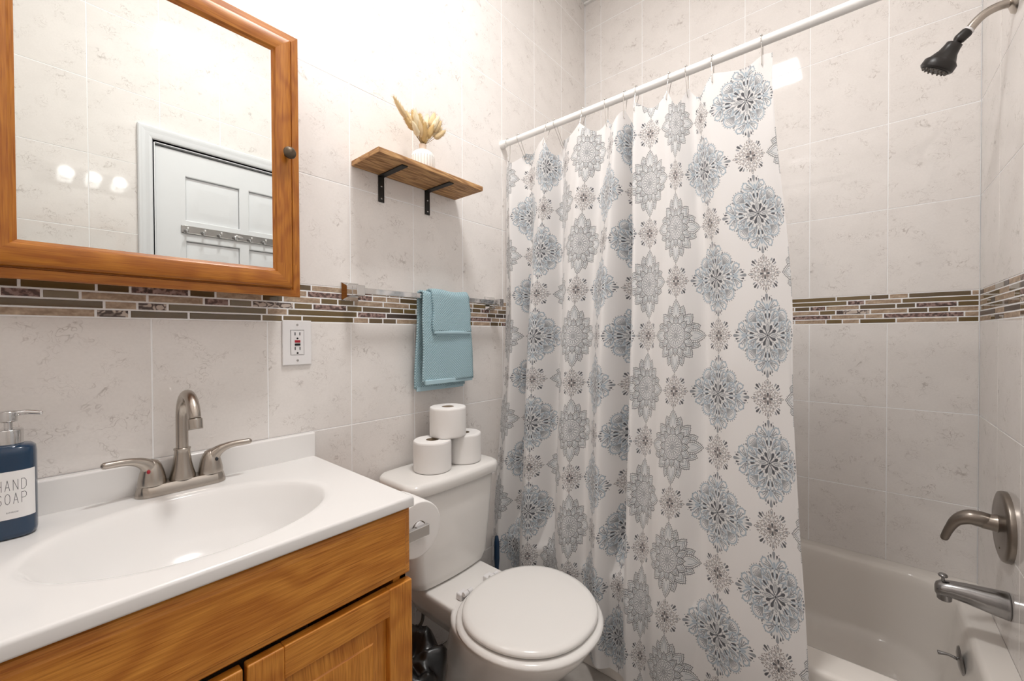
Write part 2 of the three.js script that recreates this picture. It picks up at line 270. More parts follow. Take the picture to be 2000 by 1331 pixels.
// ---------------------------------------------------------------- materials
const M = {
  grout: std('#ffffff', 0.8), tile: phys('#ffffff', 0.045, { map: tileTex, specularIntensity: 1 }),
  glass: [phys('#6f5c3a', 0.12, { clearcoat: 0.5 }), phys('#66543a', 0.12, { clearcoat: 0.5 }), phys('#776340', 0.12, { clearcoat: 0.5 })],
  trav: std('#ffffff', 0.45, { map: travTex }), purple: std('#ffffff', 0.4, { map: purpleTex }), crackle: std('#ffffff', 0.4, { map: crackleTex }), darkStone: std('#4a3e36', 0.3),
  paint: std('#f6f5f3', 0.7), doorPaint: std('#eceef0', 0.4), floor: std('#ffffff', 0.35, { map: floorTex }),
  porcelain: phys('#f1eeea', 0.12), marble: phys('#f4f2f0', 0.16), tub: phys('#ece6df', 0.14), seat: phys('#f3f0ec', 0.14), plasticWhite: std('#efeded', 0.35),
  chrome: std('#d8d8d8', 0.06, { metalness: 1 }), nickel: std('#b5ada4', 0.27, { metalness: 1 }), darkNickel: std('#8d857d', 0.3, { metalness: 1 }), satin: std('#9b9a9a', 0.2, { metalness: 1 }),
  oak: std('#ffffff', 0.38, { map: oakTex }), oakDark: std('#d6caa6', 0.38, { map: oakTex }), rustic: std('#ffffff', 0.65, { map: rusticTex }), blackMetal: std('#15130f', 0.5), black: std('#0d0d0d', 0.5), darkPlastic: std('#1e1a18', 0.38), bronze: std('#5c5144', 0.38, { metalness: 0.8 }),
  mirror: std('#dcdfdd', 0.0, { metalness: 1 }), curtain: phys('#ffffff', 1.0, { map: curtainTex, transmission: 0.36, thickness: 0, side: THREE.DoubleSide }), rod: std('#f3f2f0', 0.3), wire: std('#c9c6c2', 0.2, { metalness: 1 }),
  towel: std('#ffffff', 0.95, { map: towelTex, bumpMap: towelBump, bumpScale: 0.0022 }), hem: std('#b3d0da', 0.95), paper: std('#f4f1ee', 0.95), core: std('#a89680', 0.9),
  navy: phys('#123552', 0.18, { clearcoat: 0.4 }), label: std('#ffffff', 0.6, { map: labelTex }), red: std('#a81628', 0.4), bag: phys('#0b0b0c', 0.3), vase: std('#f0ede8', 0.6), vaseNeck: std('#d9c3b0', 0.8), vaseLine: std('#b5ada8', 0.7),
  grass: [std('#dcc49a', 0.95), std('#cdae78', 0.95), std('#e9dab9', 0.95)], stem: std('#a48a5c', 0.9), hose: std('#6f6e6c', 0.35, { metalness: 1 }),
};

// ---------------------------------------------------------------- room shell
const tileCache = {};
function slabGeo(w, h, th, bev, ou, ov, su, key) {      // a bevelled slab, front face at z = 0
  const k = [w.toFixed(4), h.toFixed(4), ou, ov, key].join();
  if (tileCache[k]) return tileCache[k];
  const a = w / 2, b = h / 2, c = a - bev, d = b - bev;
  const F = [[-c, -d, 0], [c, -d, 0], [c, d, 0], [-c, d, 0]], O = [[-a, -b, -bev], [a, -b, -bev], [a, b, -bev], [-a, b, -bev]], B = O.map((p) => [p[0], p[1], -th]);
  const pos = [], uv = []; const quad = (p, q, r, s) => { for (const v of [p, q, r, p, r, s]) { pos.push(...v); uv.push((v[0] + a) * su + ou, (v[1] + b) * su + ov); } };
  quad(...F); for (let i = 0; i < 4; i++) { const j = (i + 1) % 4; quad(O[i], O[j], F[j], F[i]); quad(B[i], B[j], O[j], O[i]); }
  const g = new THREE.BufferGeometry(); g.setAttribute('position', new THREE.Float32BufferAttribute(pos, 3)); g.setAttribute('uv', new THREE.Float32BufferAttribute(uv, 2)); g.computeVertexNormals();
  return tileCache[k] = g;
}
// place(u, y) -> position on the wall face; turn about y
const WALLS = {
  left: { place: (u, y) => V3(0, y, u), turn: Math.PI / 2, len: L, sign: -1 },
  back: { place: (u, y) => V3(u, y, 0), turn: 0, len: W, sign: 1 },
  right: { place: (u, y) => V3(W, y, u), turn: -Math.PI / 2, len: L, sign: 1 },
  front: { place: (u, y) => V3(u, y, L), turn: Math.PI, len: W, sign: -1 },
};
const GAP = 0.0026;
function tileWall(side, root, first, hole) {
  const w = WALLS[side], us = [0.0002]; for (let u = first; u < w.len - 0.004; u += TW) if (u > 0.004) us.push(u); us.push(w.len - 0.0002);
  const rows = []; for (let y = BAND0; y > 0; y -= TH) rows.push([Math.max(0, y - TH), y]); for (let y = BAND1; y < H; y += TH) rows.push([y, Math.min(H, y + TH)]);
  const place = (u0, u1, y0, y1) => {
    const a = u1 - u0 - GAP, b = y1 - y0 - GAP; if (a < 0.006 || b < 0.006) return;
    const k = Math.floor(rnd() * 12), m = mesh('tile', slabGeo(a, b, 0.007, 0.0008, (k % 4) * 0.26, Math.floor(k / 4) * 0.34, 1 / MT, 't'), M.tile, root);
    m.position.copy(w.place((u0 + u1) / 2, (y0 + y1) / 2)); m.rotation.set(rr(-1, 1) * 0.0009, w.turn + rr(-1, 1) * 0.0011, 0, 'YXZ');
  };
  for (const [y0, y1] of rows) for (let i = 0; i < us.length - 1; i++) {
    const u0 = us[i], u1 = us[i + 1];
    if (!hole || u1 <= hole[0] || u0 >= hole[1] || y0 >= hole[2]) { place(u0, u1, y0, y1); continue; }
    if (y1 > hole[2] && (u0 < hole[0] || u1 > hole[1])) {        // an L-shaped cut round the casing's corner
      const left = u0 < hole[0], k = GAP / 2, P = left ? [[u0 + k, y0 + k], [hole[0] - k, y0 + k], [hole[0] - k, hole[2] + k], [u1 - k, hole[2] + k], [u1 - k, y1 - k], [u0 + k, y1 - k]] : [[hole[1] + k, y0 + k], [u1 - k, y0 + k], [u1 - k, y1 - k], [u0 + k, y1 - k], [u0 + k, hole[2] + k], [hole[1] + k, hole[2] + k]];
      const g = new THREE.ExtrudeGeometry(new THREE.Shape(P.map((p) => new THREE.Vector2(...p))), { depth: 0.007, bevelEnabled: false }), uv = g.attributes.uv; for (let q = 0; q < uv.count; q++) uv.setXY(q, uv.getX(q) / MT, uv.getY(q) / MT);
      mesh('tile', g.rotateY(-Math.PI / 2).translate(W + 0.007, 0, 0), M.tile, root); continue;
    }
    if (u0 < hole[0]) place(u0, hole[0], y0, y1); if (u1 > hole[1]) place(hole[1], u1, y0, y1);
    if (y1 > hole[2]) place(Math.max(u0, hole[0]), Math.min(u1, hole[1]), hole[2], y1);
  }
}
const MATS = { g: () => M.glass[Math.floor(rnd() * 3)], t: () => M.trav, p: () => M.purple, q: () => M.trav, w: () => M.crackle, d: () => M.darkStone };
const UNIT = 0.0505;
// rows: per row a list of 'start:codes' running in direction dir; the rest is filled at random
function mosaic(side, root, rows, dir, hole) {
  const w = WALLS[side], pitch = (BAND1 - BAND0) / 6;
  for (let r = 0; r < 6; r++) {
    const y = BAND1 - (r + 0.5) * pitch, spans = [];
    for (const seq of (rows[r] || [])) {
      const [s, codes] = seq.split(':'); let u = +s;
      for (const c of codes.split(' ')) { const n = +c.slice(1) * UNIT; spans.push(dir > 0 ? [u, u + n, c[0]] : [u - n, u, c[0]]); u += dir * n; }
    }
    spans.sort((a, b) => a[0] - b[0]);
    const all = []; let u = 0.001;
    const fill = (end) => { while (u < end - 0.004) { const n = Math.min((1 + Math.floor(rnd() * 4)) * UNIT, end - u); all.push([u, u + n, 'ggggttppwd'[Math.floor(rnd() * 10)]]); u += n; } u = end; };
    for (const s of spans) { const a = Math.max(s[0], u); if (s[1] <= a + 0.004) continue; fill(a); all.push([a, Math.min(s[1], w.len - 0.001), s[2]]); u = s[1]; }
    fill(w.len - 0.001);
    for (let [a, b, c] of all) {
      if (hole && a < hole[1] && b > hole[0]) { if (a < hole[0]) b = hole[0]; else if (b > hole[1]) a = hole[1]; else continue; }
      const wd = b - a - 0.0035; if (wd < 0.004) continue;
      const k = Math.floor(rnd() * 5), m = mesh('mosaic_strip', slabGeo(+wd.toFixed(3), pitch - 0.0032, 0.006, 0.0009, k * 0.2, k * 0.37, 4, 'm'), MATS[c](), root);
      m.position.copy(w.place((a + b) / 2, y)); m.position.add(w.place(0, 0).sub(w.place(0, 0))); m.rotation.y = w.turn;
    }
  }
}
const doorHole = [0.872, 1.708, 2.088];
{
  const wl = struct('wall_left', 'cream veined tile wall with brown mosaic band behind vanity and toilet', 'wall');
  mesh('wall_backing', box(0.12, H, L + 0.24, -0.0607, H / 2, L / 2), M.grout, wl);
  tileWall('left', wl, 0.0078);
  mosaic('left', wl, [['1.559:g1 t3 g2 p1 t1'], ['1.571:t1 p4 t1 t1 g2', '0.877:g2'], ['2.139:g2 g2 g1 p2 g1 t2 g1 t2 g1 g1 t2 t2 g2', '0.932:d1 g1 p1 t1'], ['2.061:p1 g1 t2 t2 p1 g1 w2 g1 p2 g1 g2 g1 g1', '0.895:t2 g1 d1'], ['2.128:g4 t1 w1 g4 t1 g4 p2 d3', '0.921:p3 t1'], ['2.090:t3 w1 g2 g3 g1 g1 g3 t1 g1 g1 t2', '0.878:t2 g1']], -1);
  const wb = struct('wall_back', 'cream veined tile wall with brown mosaic band behind the bathtub', 'wall');
  mesh('wall_backing', box(W, H, 0.12, W / 2, H / 2, -0.0607), M.grout, wb);
  tileWall('back', wb, 0.0967);
  mosaic('back', wb, [['0.952:g3 g2 g1 t1 g3 t1'], ['0.935:g4 p1 q2 g4'], ['0.920:t1 g1 p1 t2 g2 g1 p2 g1'], ['0.951:t2 g1 w2 t2 g1 g1 t2'], ['0.936:p3 t2 t1 p4 t1'], ['0.971:t2 g1 t1 g2 t3 g1']], 1);
  const wr = struct('wall_right', 'cream veined tile wall holding shower plumbing and white door', 'wall');
  mesh('wall_backing', merge([box(0.12, H, doorHole[0] + 0.05, W + 0.0607, H / 2, (doorHole[0] + 0.05) / 2), box(0.12, H, L + 0.12 - doorHole[1] + 0.05, W + 0.0607, H / 2, (L + 0.12 + doorHole[1] - 0.05) / 2), box(0.12, H - doorHole[2] + 0.05, doorHole[1] - doorHole[0] - 0.1, W + 0.0607, (H + doorHole[2] - 0.05) / 2, (doorHole[0] + doorHole[1]) / 2)]), M.grout, wr);
  tileWall('right', wr, 0.245, doorHole);
  mosaic('right', wr, [['0:d1 t3 g2 d1 t2'], ['0:t1 g4 t2 g2'], ['0:t2 g1 d1 t2 t2 g1'], ['0:g1 g2 g1 g3 g2'], ['0:d4 t2 d3'], ['0:t3 g1 d1 g1 t3']], 1, doorHole);
  const wf = struct('wall_front', 'cream veined tile wall at the vanity end of the room', 'wall');
  mesh('wall_backing', box(W, H, 0.12, W / 2, H / 2, L + 0.0607), M.grout, wf);
  tileWall('front', wf, 0.0967); mosaic('front', wf, [], 1);
  const ce = struct('ceiling', 'plain white painted ceiling', 'ceiling');
  mesh('ceiling_slab', box(W + 0.24, 0.12, L + 0.24, W / 2, H + 0.06, L / 2), M.paint, ce);
  const tr = struct('trim_1', 'thin white strip where ceiling meets the back tile wall', 'trim');
  mesh('strip', rbox(W, 0.012, 0.018, 0.003, W / 2, H - 0.006, 0.009), M.paint, tr);
  const fl = struct('floor', 'grey stone tile floor with dark joints', 'floor');
  mesh('floor_bed', box(W + 0.24, 0.12, L + 0.24, W / 2, -0.0625, L / 2), std('#6f665e', 0.8), fl);
  for (let i = 0; i < 5; i++) for (let j = 0; j < 8; j++) {
    const x0 = i * 0.305 + 0.001, x1 = Math.min(W - 0.001, x0 + 0.302), z0 = 0.006 + j * 0.305, z1 = Math.min(L - 0.001, z0 + 0.302); if (x1 - x0 < 0.01 || z1 - z0 < 0.01) continue;
    const m = mesh('floor_tile', slabGeo(x1 - x0, z1 - z0, 0.004, 0.001, (i * 0.31) % 1, (j * 0.23) % 1, 2.5, 'f'), M.floor, fl); m.position.set((x0 + x1) / 2, 0, (z0 + z1) / 2); m.rotation.x = -Math.PI / 2;
  }
}
// white six-panel door in the right wall, seen in the mirror
{
  const z0 = 0.938, z1 = 1.648, y1 = 2.018, X = W + 0.012;
  const d = struct('door_1', 'white six panel door with wood grain finish, closed', 'door');
  const cols = [[z0 + 0.113, z0 + 0.333], [z1 - 0.333, z1 - 0.113]], rows = [[1.70, 1.905], [0.98, 1.60], [0.2, 0.86]];
  const sh = new THREE.Shape([[z0, 0.008], [z1, 0.008], [z1, y1], [z0, y1]].map((p) => new THREE.Vector2(...p)));
  for (const [a, b] of cols) for (const [c, e] of rows) sh.holes.push(new THREE.Path([[a, c], [a, e], [b, e], [b, c]].map((p) => new THREE.Vector2(...p))));
  const g = new THREE.ExtrudeGeometry(sh, { depth: 0.03, bevelEnabled: true, bevelThickness: 0.004, bevelSize: 0.004, bevelOffset: -0.004, bevelSegments: 2 });
  g.rotateY(-Math.PI / 2).translate(X + 0.034, 0, 0);
  mesh('door_leaf', merge([g, box(0.012, y1 - 0.02, z1 - z0 - 0.02, X + 0.028, y1 / 2 + 0.004, (z0 + z1) / 2)]), M.doorPaint, d);
  for (const [a, b] of cols) for (const [c, e] of rows) {
    const bz = (k, x) => [[x, c + k, a + k], [x, c + k, b - k], [x, e - k, b - k], [x, e - k, a + k]];
    mesh('door_panel', toCreasedNormals(loft([bz(0.002, X + 0.012), bz(0.018, X + 0.0105), bz(0.045, X + 0.005), bz(0.052, X + 0.005)], { capB: true }), 0.3), M.doorPaint, d);
  }
  const kn = part('door_knob', d); mesh('rose', new THREE.CylinderGeometry(0.03, 0.032, 0.01, 24).rotateZ(Math.PI / 2).translate(X - 0.005, 0.95, z0 + 0.06), M.nickel, kn); mesh('knob', new THREE.SphereGeometry(0.027, 20, 14).translate(X - 0.05, 0.95, z0 + 0.06), M.nickel, kn); mesh('neck', new THREE.CylinderGeometry(0.011, 0.011, 0.04, 14).rotateZ(Math.PI / 2).translate(X - 0.026, 0.95, z0 + 0.06), M.nickel, kn);
  const t = struct('trim_2', 'white moulded casing around the six panel door', 'trim');
  const prof = [[0, 0], [0.008, 0], [0.012, 0.006], [0.022, 0.010], [0.034, 0.012], [0.046, 0.018], [0.056, 0.018], [0.060, 0.014], [0.060, 0]];   // [across, out]
  const casing = (zA, zB, yT) => { // U-shaped frame: inner edge to outer
    const ring = prof.map(([q, o]) => [[W - o, 0, zA - q], [W - o, yT + q, zA - q], [W - o, yT + q, zB + q], [W - o, 0, zB + q]]);
    return toCreasedNormals(loft(ring.map((r) => r), { closed: false }), 0.5);
  };
  mesh('casing', casing(z0 - 0.004, z1 + 0.0, y1 + 0.01), M.doorPaint, t);
  mesh('jamb', merge([box(0.11, y1 + 0.01, 0.03, W + 0.055, (y1 + 0.01) / 2, z0 - 0.019), box(0.11, y1 + 0.01, 0.03, W + 0.055, (y1 + 0.01) / 2, z1 + 0.019), box(0.11, 0.03, z1 - z0 + 0.07, W + 0.055, y1 + 0.0225, (z0 + z1) / 2), box(0.02, y1, z1 - z0 + 0.02, W + 0.1, y1 / 2, (z0 + z1) / 2)]), M.doorPaint, t);
  const hr = thing('hook_rail', 'brushed metal rail of coat hooks screwed across the white door', 'hook rail');
  const zA = 1.556, zB = 1.03, yy = 1.655;
  mesh('rail', rbox(0.006, 0.036, zA - zB, 0.0028, X - 0.0035, yy, (zA + zB) / 2), M.satin, hr);
  mesh('rail_edge', merge([rbox(0.003, 0.0035, zA - zB - 0.02, 0.001, X - 0.0075, yy + 0.0165, (zA + zB) / 2), rbox(0.003, 0.0035, zA - zB - 0.02, 0.001, X - 0.0075, yy - 0.0165, (zA + zB) / 2)]), M.chrome, hr);
  for (let k = 0; k < 8; k++) { const z = zA - 0.02 - k * 0.066; mesh('hook', sweep([[X - 0.006, yy - 0.002, z], [X - 0.02, yy - 0.014, z], [X - 0.034, yy - 0.018, z], [X - 0.040, yy - 0.006, z], [X - 0.038, yy + 0.004, z]], [0.005, 0.0045, 0.004, 0.004, 0.005], { seg: 16, sides: 8 }), M.chrome, hr); }
  mesh('badge', lathe([[0, 0.003], [0.012, 0.0025], [0.014, 0]], 20).scale(1.5, 1, 0.7).rotateZ(Math.PI / 2).rotateX(Math.PI / 2).translate(X - 0.0065, yy, zA - 0.235), M.chrome, hr);
}

// ---------------------------------------------------------------- lamps
{
  const cl = thing('ceiling_light', 'square flush white ceiling light in the middle of the room', 'light');
  const cx = 0.71, cz = 1.38, s = 0.27;
  mesh('housing', rbox(s + 0.02, 0.03, s + 0.02, 0.006, cx, H - 0.015, cz), M.plasticWhite, cl);
  mesh('diffuser', rbox(s, 0.012, s, 0.005, cx, H - 0.034, cz), new THREE.MeshStandardMaterial({ color: '#ffffff', roughness: 0.5, emissive: LAMP_COLOR, emissiveIntensity: 12 }), cl);
  const a = new THREE.RectAreaLight(LAMP_COLOR, CEILING_LIGHT, s, s); a.position.set(cx, H - 0.042, cz); a.lookAt(cx, 0, cz); scene.add(a); a.name = 'ceiling_light_source'; 
  const vl = thing('vanity_light', 'three bulb chrome light bar above the mirror cabinet', 'light');
  mesh('back_plate', rbox(0.025, 0.11, 0.46, 0.006, 0.0125, 2.185, 1.74), M.chrome, vl);
  for (const z of [1.615, 1.74, 1.865]) {
    mesh('socket', lathe([[0.024, 0], [0.024, 0.03], [0.018, 0.036]], 20).rotateZ(-Math.PI / 2).translate(0.024, 2.185, z), M.chrome, vl);
    mesh('bulb', new THREE.SphereGeometry(0.037, 24, 16).translate(0.098, 2.185, z), new THREE.MeshStandardMaterial({ color: '#ffffff', roughness: 0.4, emissive: LAMP_COLOR, emissiveIntensity: 14 }), vl);
    const p = new THREE.PointLight(LAMP_COLOR, BULB_LIGHT, 0, 2); p.position.set(0.098, 2.185, z); p.castShadow = true; p.shadow.radius = 1.6; p.name = 'bulb_source'; scene.add(p);
  }
}

// ---------------------------------------------------------------- bathtub and its plumbing
{
  const t = thing('bathtub', 'white enamel alcove bathtub behind the shower curtain', 'bathtub');
  const zf = 0.78, x0 = 0.0006, x1 = W - 0.0006, top = 0.318, R = (a, b, c, d, r, y) => rrect(a, b, c, d, r, y, 12, 14);
  const rings = [R(x0, x1, 0.0006, zf, 0.004, 0.001), R(x0, x1, 0.0006, zf, 0.006, 0.06), R(x0, x1, 0.0006, zf - 0.012, 0.008, 0.07), R(x0, x1, 0.0006, zf - 0.012, 0.008, 0.26), R(x0, x1, 0.0006, zf, 0.008, 0.27), R(x0, x1, 0.0006, zf, 0.008, top - 0.014), R(x0, x1, 0.0006, zf - 0.005, 0.004, top - 0.004), R(x0, x1, 0.0006, zf - 0.016, 0.004, top),
    R(0.06, W - 0.052, 0.036, 0.695, 0.10, top - 0.001), R(0.072, W - 0.062, 0.047, 0.684, 0.115, top - 0.005), R(0.082, W - 0.068, 0.055, 0.676, 0.12, top - 0.016), R(0.09, W - 0.072, 0.060, 0.671, 0.125, top - 0.04), R(0.15, W - 0.085, 0.075, 0.65, 0.13, 0.19), R(0.22, W - 0.105, 0.095, 0.625, 0.14, 0.10), R(0.26, W - 0.125, 0.115, 0.60, 0.14, 0.065), R(0.32, W - 0.18, 0.17, 0.55, 0.12, 0.05)];
  mesh('tub_shell', loft(rings, { capB: true }), M.tub, t);
  const ov = part('overflow_plate', t), ang = 0.12;
  const place = (g) => g.rotateZ(Math.PI / 2 + ang).translate(W - 0.081, 0.245, 0.375);
  mesh('plate', place(lathe([[0, 0.010], [0.02, 0.009], [0.034, 0.005], [0.037, 0]], 28)), M.satin, ov);
  mesh('trip_lever', sweep([[W - 0.09, 0.246, 0.375], [W - 0.106, 0.250, 0.375], [W - 0.128, 0.247, 0.375]], [0.004, 0.0036, 0.0055], { seg: 12, sides: 10 }), M.satin, ov);

  const sp = thing('tub_spout', 'brushed nickel tub spout with lift knob on tile wall', 'spout');
  const ys = 0.437, zs = 0.389, ring = (x, yc, ry, rz) => Array.from({ length: 28 }, (_, k) => { const a = k / 28 * Math.PI * 2; return [x, yc + Math.sin(a) * ry, zs + Math.cos(a) * rz]; });
  mesh('spout_body', loft([ring(W, ys, 0.034, 0.033), ring(W - 0.004, ys, 0.035, 0.034), ring(W - 0.03, ys + 0.001, 0.032, 0.031), ring(W - 0.075, ys + 0.004, 0.026, 0.026), ring(W - 0.105, ys + 0.004, 0.022, 0.023), ring(W - 0.124, ys + 0.001, 0.021, 0.022), ring(W - 0.133, ys - 0.002, 0.017, 0.018), ring(W - 0.136, ys - 0.003, 0.010, 0.011)], { capA: true, capB: true }), M.satin, sp);
  mesh('outlet_lip', lathe([[0.0, -0.018], [0.013, -0.018], [0.015, -0.016], [0.016, 0.004]], 24).translate(W - 0.117, ys - 0.012, zs), M.satin, sp);
  const kb = part('diverter_knob', sp); mesh('knob_stem', new THREE.CylinderGeometry(0.0035, 0.0035, 0.016, 10).translate(W - 0.120, ys + 0.029, zs), M.satin, kb); mesh('knob_cap', lathe([[0, 0.008], [0.008, 0.007], [0.0105, 0.003], [0.009, 0], [0, 0]], 20).translate(W - 0.120, ys + 0.034, zs), M.satin, kb);

  const vv = thing('shower_valve', 'brushed nickel shower valve with round plate and curved lever', 'valve');
  const yv = 0.635, zv = 0.365;
  mesh('escutcheon', lathe([[0, 0.020], [0.05, 0.019], [0.066, 0.015], [0.078, 0.016], [0.089, 0.013], [0.091, 0.008], [0.091, 0]], 48).rotateZ(Math.PI / 2).translate(W, yv, zv), M.darkNickel, vv);
  mesh('hub', lathe([[0, 0.05], [0.018, 0.05], [0.02, 0.045], [0.021, 0.03], [0.024, 0.018]], 28).rotateZ(Math.PI / 2).translate(W, yv + 0.005, zv), M.darkNickel, vv);
  mesh('lever', sweep([[W - 0.03, yv + 0.006, zv], [W - 0.05, yv + 0.008, zv], [W - 0.07, yv + 0.007, zv], [W - 0.092, yv - 0.008, zv], [W - 0.106, yv - 0.035, zv], [W - 0.115, yv - 0.062, zv]], [0.0195, 0.021, 0.020, 0.0165, 0.0125, 0.0105, 0.0095, 0.009], { seg: 48, sides: 20, round: true }), M.darkNickel, vv);
  mesh('screw', new THREE.CylinderGeometry(0.004, 0.004, 0.004, 12).rotateZ(Math.PI / 2).translate(W - 0.017, yv - 0.05, zv + 0.02), M.darkNickel, vv);

  const sh = thing('wall_shower', 'black shower head on curved nickel arm at the tile wall', 'shower head');
  const zh = 0.398;
  mesh('flange', lathe([[0, 0.012], [0.012, 0.012], [0.024, 0.007], [0.029, 0]], 28).rotateZ(Math.PI / 2).translate(W, 1.985, zh), M.nickel, sh);
  mesh('arm', sweep([[W - 0.002, 1.985, zh], [W - 0.03, 1.987, zh], [W - 0.053, 1.980, zh], [W - 0.071, 1.964, zh], [W - 0.081, 1.950, zh]], [0.0105, 0.0105], { seg: 30, sides: 14 }), M.nickel, sh);
  const dir = V3(-0.72, -0.62, 0.0).normalize(), q = new THREE.Quaternion().setFromUnitVectors(V3(0, 1, 0), dir), at = (g, s) => { g.applyQuaternion(q); return g.translate(W - 0.081 + dir.x * s, 1.950 + dir.y * s, zh); };
  mesh('white_washer', at(lathe([[0, 0], [0.012, 0], [0.012, 0.006], [0, 0.006]], 20), -0.003), M.plasticWhite, sh);
  mesh('ball_nut', at(lathe([[0.0, 0], [0.0115, 0.0], [0.0135, 0.004], [0.0135, 0.022], [0.011, 0.027], [0.008, 0.03], [0.008, 0.036]], 24), 0.001), M.darkPlastic, sh);
  const dir2 = V3(-0.56, -0.80, -0.2).normalize(), q2 = new THREE.Quaternion().setFromUnitVectors(V3(0, 1, 0), dir2), hp = V3(W - 0.081, 1.950, zh).addScaledVector(dir, 0.032), at2 = (g) => { g.applyQuaternion(q2); return g.translate(hp.x, hp.y, hp.z); };
  mesh('head_body', at2(lathe([[0, 0], [0.014, 0], [0.018, 0.002], [0.019, 0.012], [0.022, 0.024], [0.031, 0.040], [0.038, 0.047], [0.0385, 0.062], [0.035, 0.066], [0, 0.066]], 36)), M.darkPlastic, sh);
  mesh('spray_face', at2(lathe([[0, 0.0675], [0.032, 0.0675], [0.033, 0.065]], 32)), M.blackMetal, sh);
  const noz = []; for (let k = 0; k < 16; k++) { const a = k / 16 * Math.PI * 2; noz.push(new THREE.CylinderGeometry(0.002, 0.0025, 0.004, 8).translate(Math.cos(a) * 0.028, 0.069, Math.sin(a) * 0.028)); } for (let k = 0; k < 9; k++) { const a = k / 9 * Math.PI * 2; noz.push(new THREE.CylinderGeometry(0.002, 0.0025, 0.004, 8).translate(Math.cos(a) * 0.017, 0.069, Math.sin(a) * 0.017)); }
  mesh('nozzles', at2(merge(noz)), std('#6d6761', 0.5), sh);
  mesh('spray_tab', at2(rbox(0.014, 0.007, 0.009, 0.003, 0.043, 0.056, 0)), std('#6f6a64', 0.45), sh);
}

// ---------------------------------------------------------------- curtain rod, rings and curtain
const RZ = 0.70, RY = 1.962;
const ringX = [0.9668, 0.8403, 0.7655, 0.7138, 0.6053, 0.5635, 0.4925, 0.4019, 0.2776, 0.2414, 0.0962, 0.0358];
const rodY = (x) => RY - 0.006 * x;
{
  const r = thing('curtain_rod', 'white tension shower rod across the tub alcove', 'curtain rod');
  mesh('tube', sweep([[0.012, rodY(0), RZ], [W / 2, rodY(W / 2), RZ], [W - 0.012, rodY(W), RZ]], [0.0128, 0.0128], { seg: 8, sides: 24 }), M.rod, r);
  for (const [x, s] of [[0, 1], [W, -1]]) mesh('end_cap', lathe([[0.0175, 0], [0.0175, 0.004], [0.0155, 0.02], [0.013, 0.022]], 24).rotateZ(-s * Math.PI / 2).translate(x, rodY(x), RZ), M.rod, r);
}
// the cloth: s runs from the free edge by the tub (0) to the tiled wall (CW)
const CW = 1.82, SN = 360;
const interp = (xs, ys, x) => { if (x <= xs[0]) return ys[0]; for (let i = 1; i < xs.length; i++) if (x <= xs[i]) { let t = (x - xs[i - 1]) / (xs[i] - xs[i - 1]); return ys[i - 1] + (ys[i] - ys[i - 1]) * t; } return ys[ys.length - 1]; };
const ringS = ringX.map((_, i) => 0.045 + i * (CW - 0.09) / 11);
const colS = Array.from({ length: 13 }, (_, k) => k * CH);
function smooth(a, n) { const out = a.slice(); for (let p = 0; p < 3; p++) { const b = out.slice(); for (let i = 0; i < a.length; i++) { let s = 0, c = 0; for (let k = -n; k <= n; k++) { const j = i + k; if (j < 0 || j >= a.length) continue; s += b[j]; c++; } out[i] = s / c; } } return out; }
const grid = Array.from({ length: SN + 1 }, (_, i) => i / SN * CW);
const xTop = smooth(grid.map((s) => interp([0, ringS[0], 0.11, ...ringS.slice(1), CW], [1.006, ringX[0], 0.934, ...ringX.slice(1), 0.012], s)), 3);
const xMid = smooth(grid.map((s) => interp([0, CH, 2 * CH, 3 * CH, 4 * CH, 5 * CH, 6 * CH, 7 * CH, 8 * CH, 9 * CH, 10 * CH, 11 * CH, CW + 0.054].map((q, i) => i ? q - 0.054 : 0), [1.066, 0.997, 0.871, 0.757, 0.667, 0.584, 0.494, 0.408, 0.320, 0.225, 0.160, 0.105, 0.010], s)), 6);
const xBot = smooth(grid.map((s) => interp([0, CH, 2 * CH, 3 * CH, 4 * CH, 5 * CH, 6 * CH, 7 * CH, CW + 0.054].map((q, i) => i ? q - 0.054 : 0), [1.115, 1.036, 0.886, 0.737, 0.667, 0.580, 0.500, 0.420, 0.012], s)), 6);
// where the cloth comes forward (crest) and goes back (valley), in s
const folds = [[0, 0.3], [0.12, 0.55], [0.235, 0.6], [0.33, -0.9], [0.41, 0.5], [0.50, 0.75], [0.60, -0.2], [0.685, 1.0], [0.765, -1.9], [0.86, 1.0], [0.945, 0.15], [1.03, -0.6], [1.11, 0.85], [1.21, 0.3], [1.33, -1.6], [1.42, 0.6], [1.5, 0.35], [1.6, -1.4], [1.69, 0.7], [1.78, -0.2], [CW, -0.3]];
const zFold = smooth(grid.map((s) => interp(folds.map((f) => f[0]), folds.map((f) => f[1]), s)), 4);
const sagTop = grid.map((s) => { for (let i = 0; i < 11; i++) if (s >= ringS[i] && s <= ringS[i + 1]) { const t = (s - ringS[i]) / (ringS[i + 1] - ringS[i]), c = Math.abs(ringX[i] - ringX[i + 1]); return Math.min(0.06, Math.max(0.010, 0.068 - c * 0.45)) * Math.sin(Math.PI * t); } return s < ringS[0] ? (ringS[0] - s) * -0.05 : 0; });
const CTOP = 1.908, CBOT = 0.045;
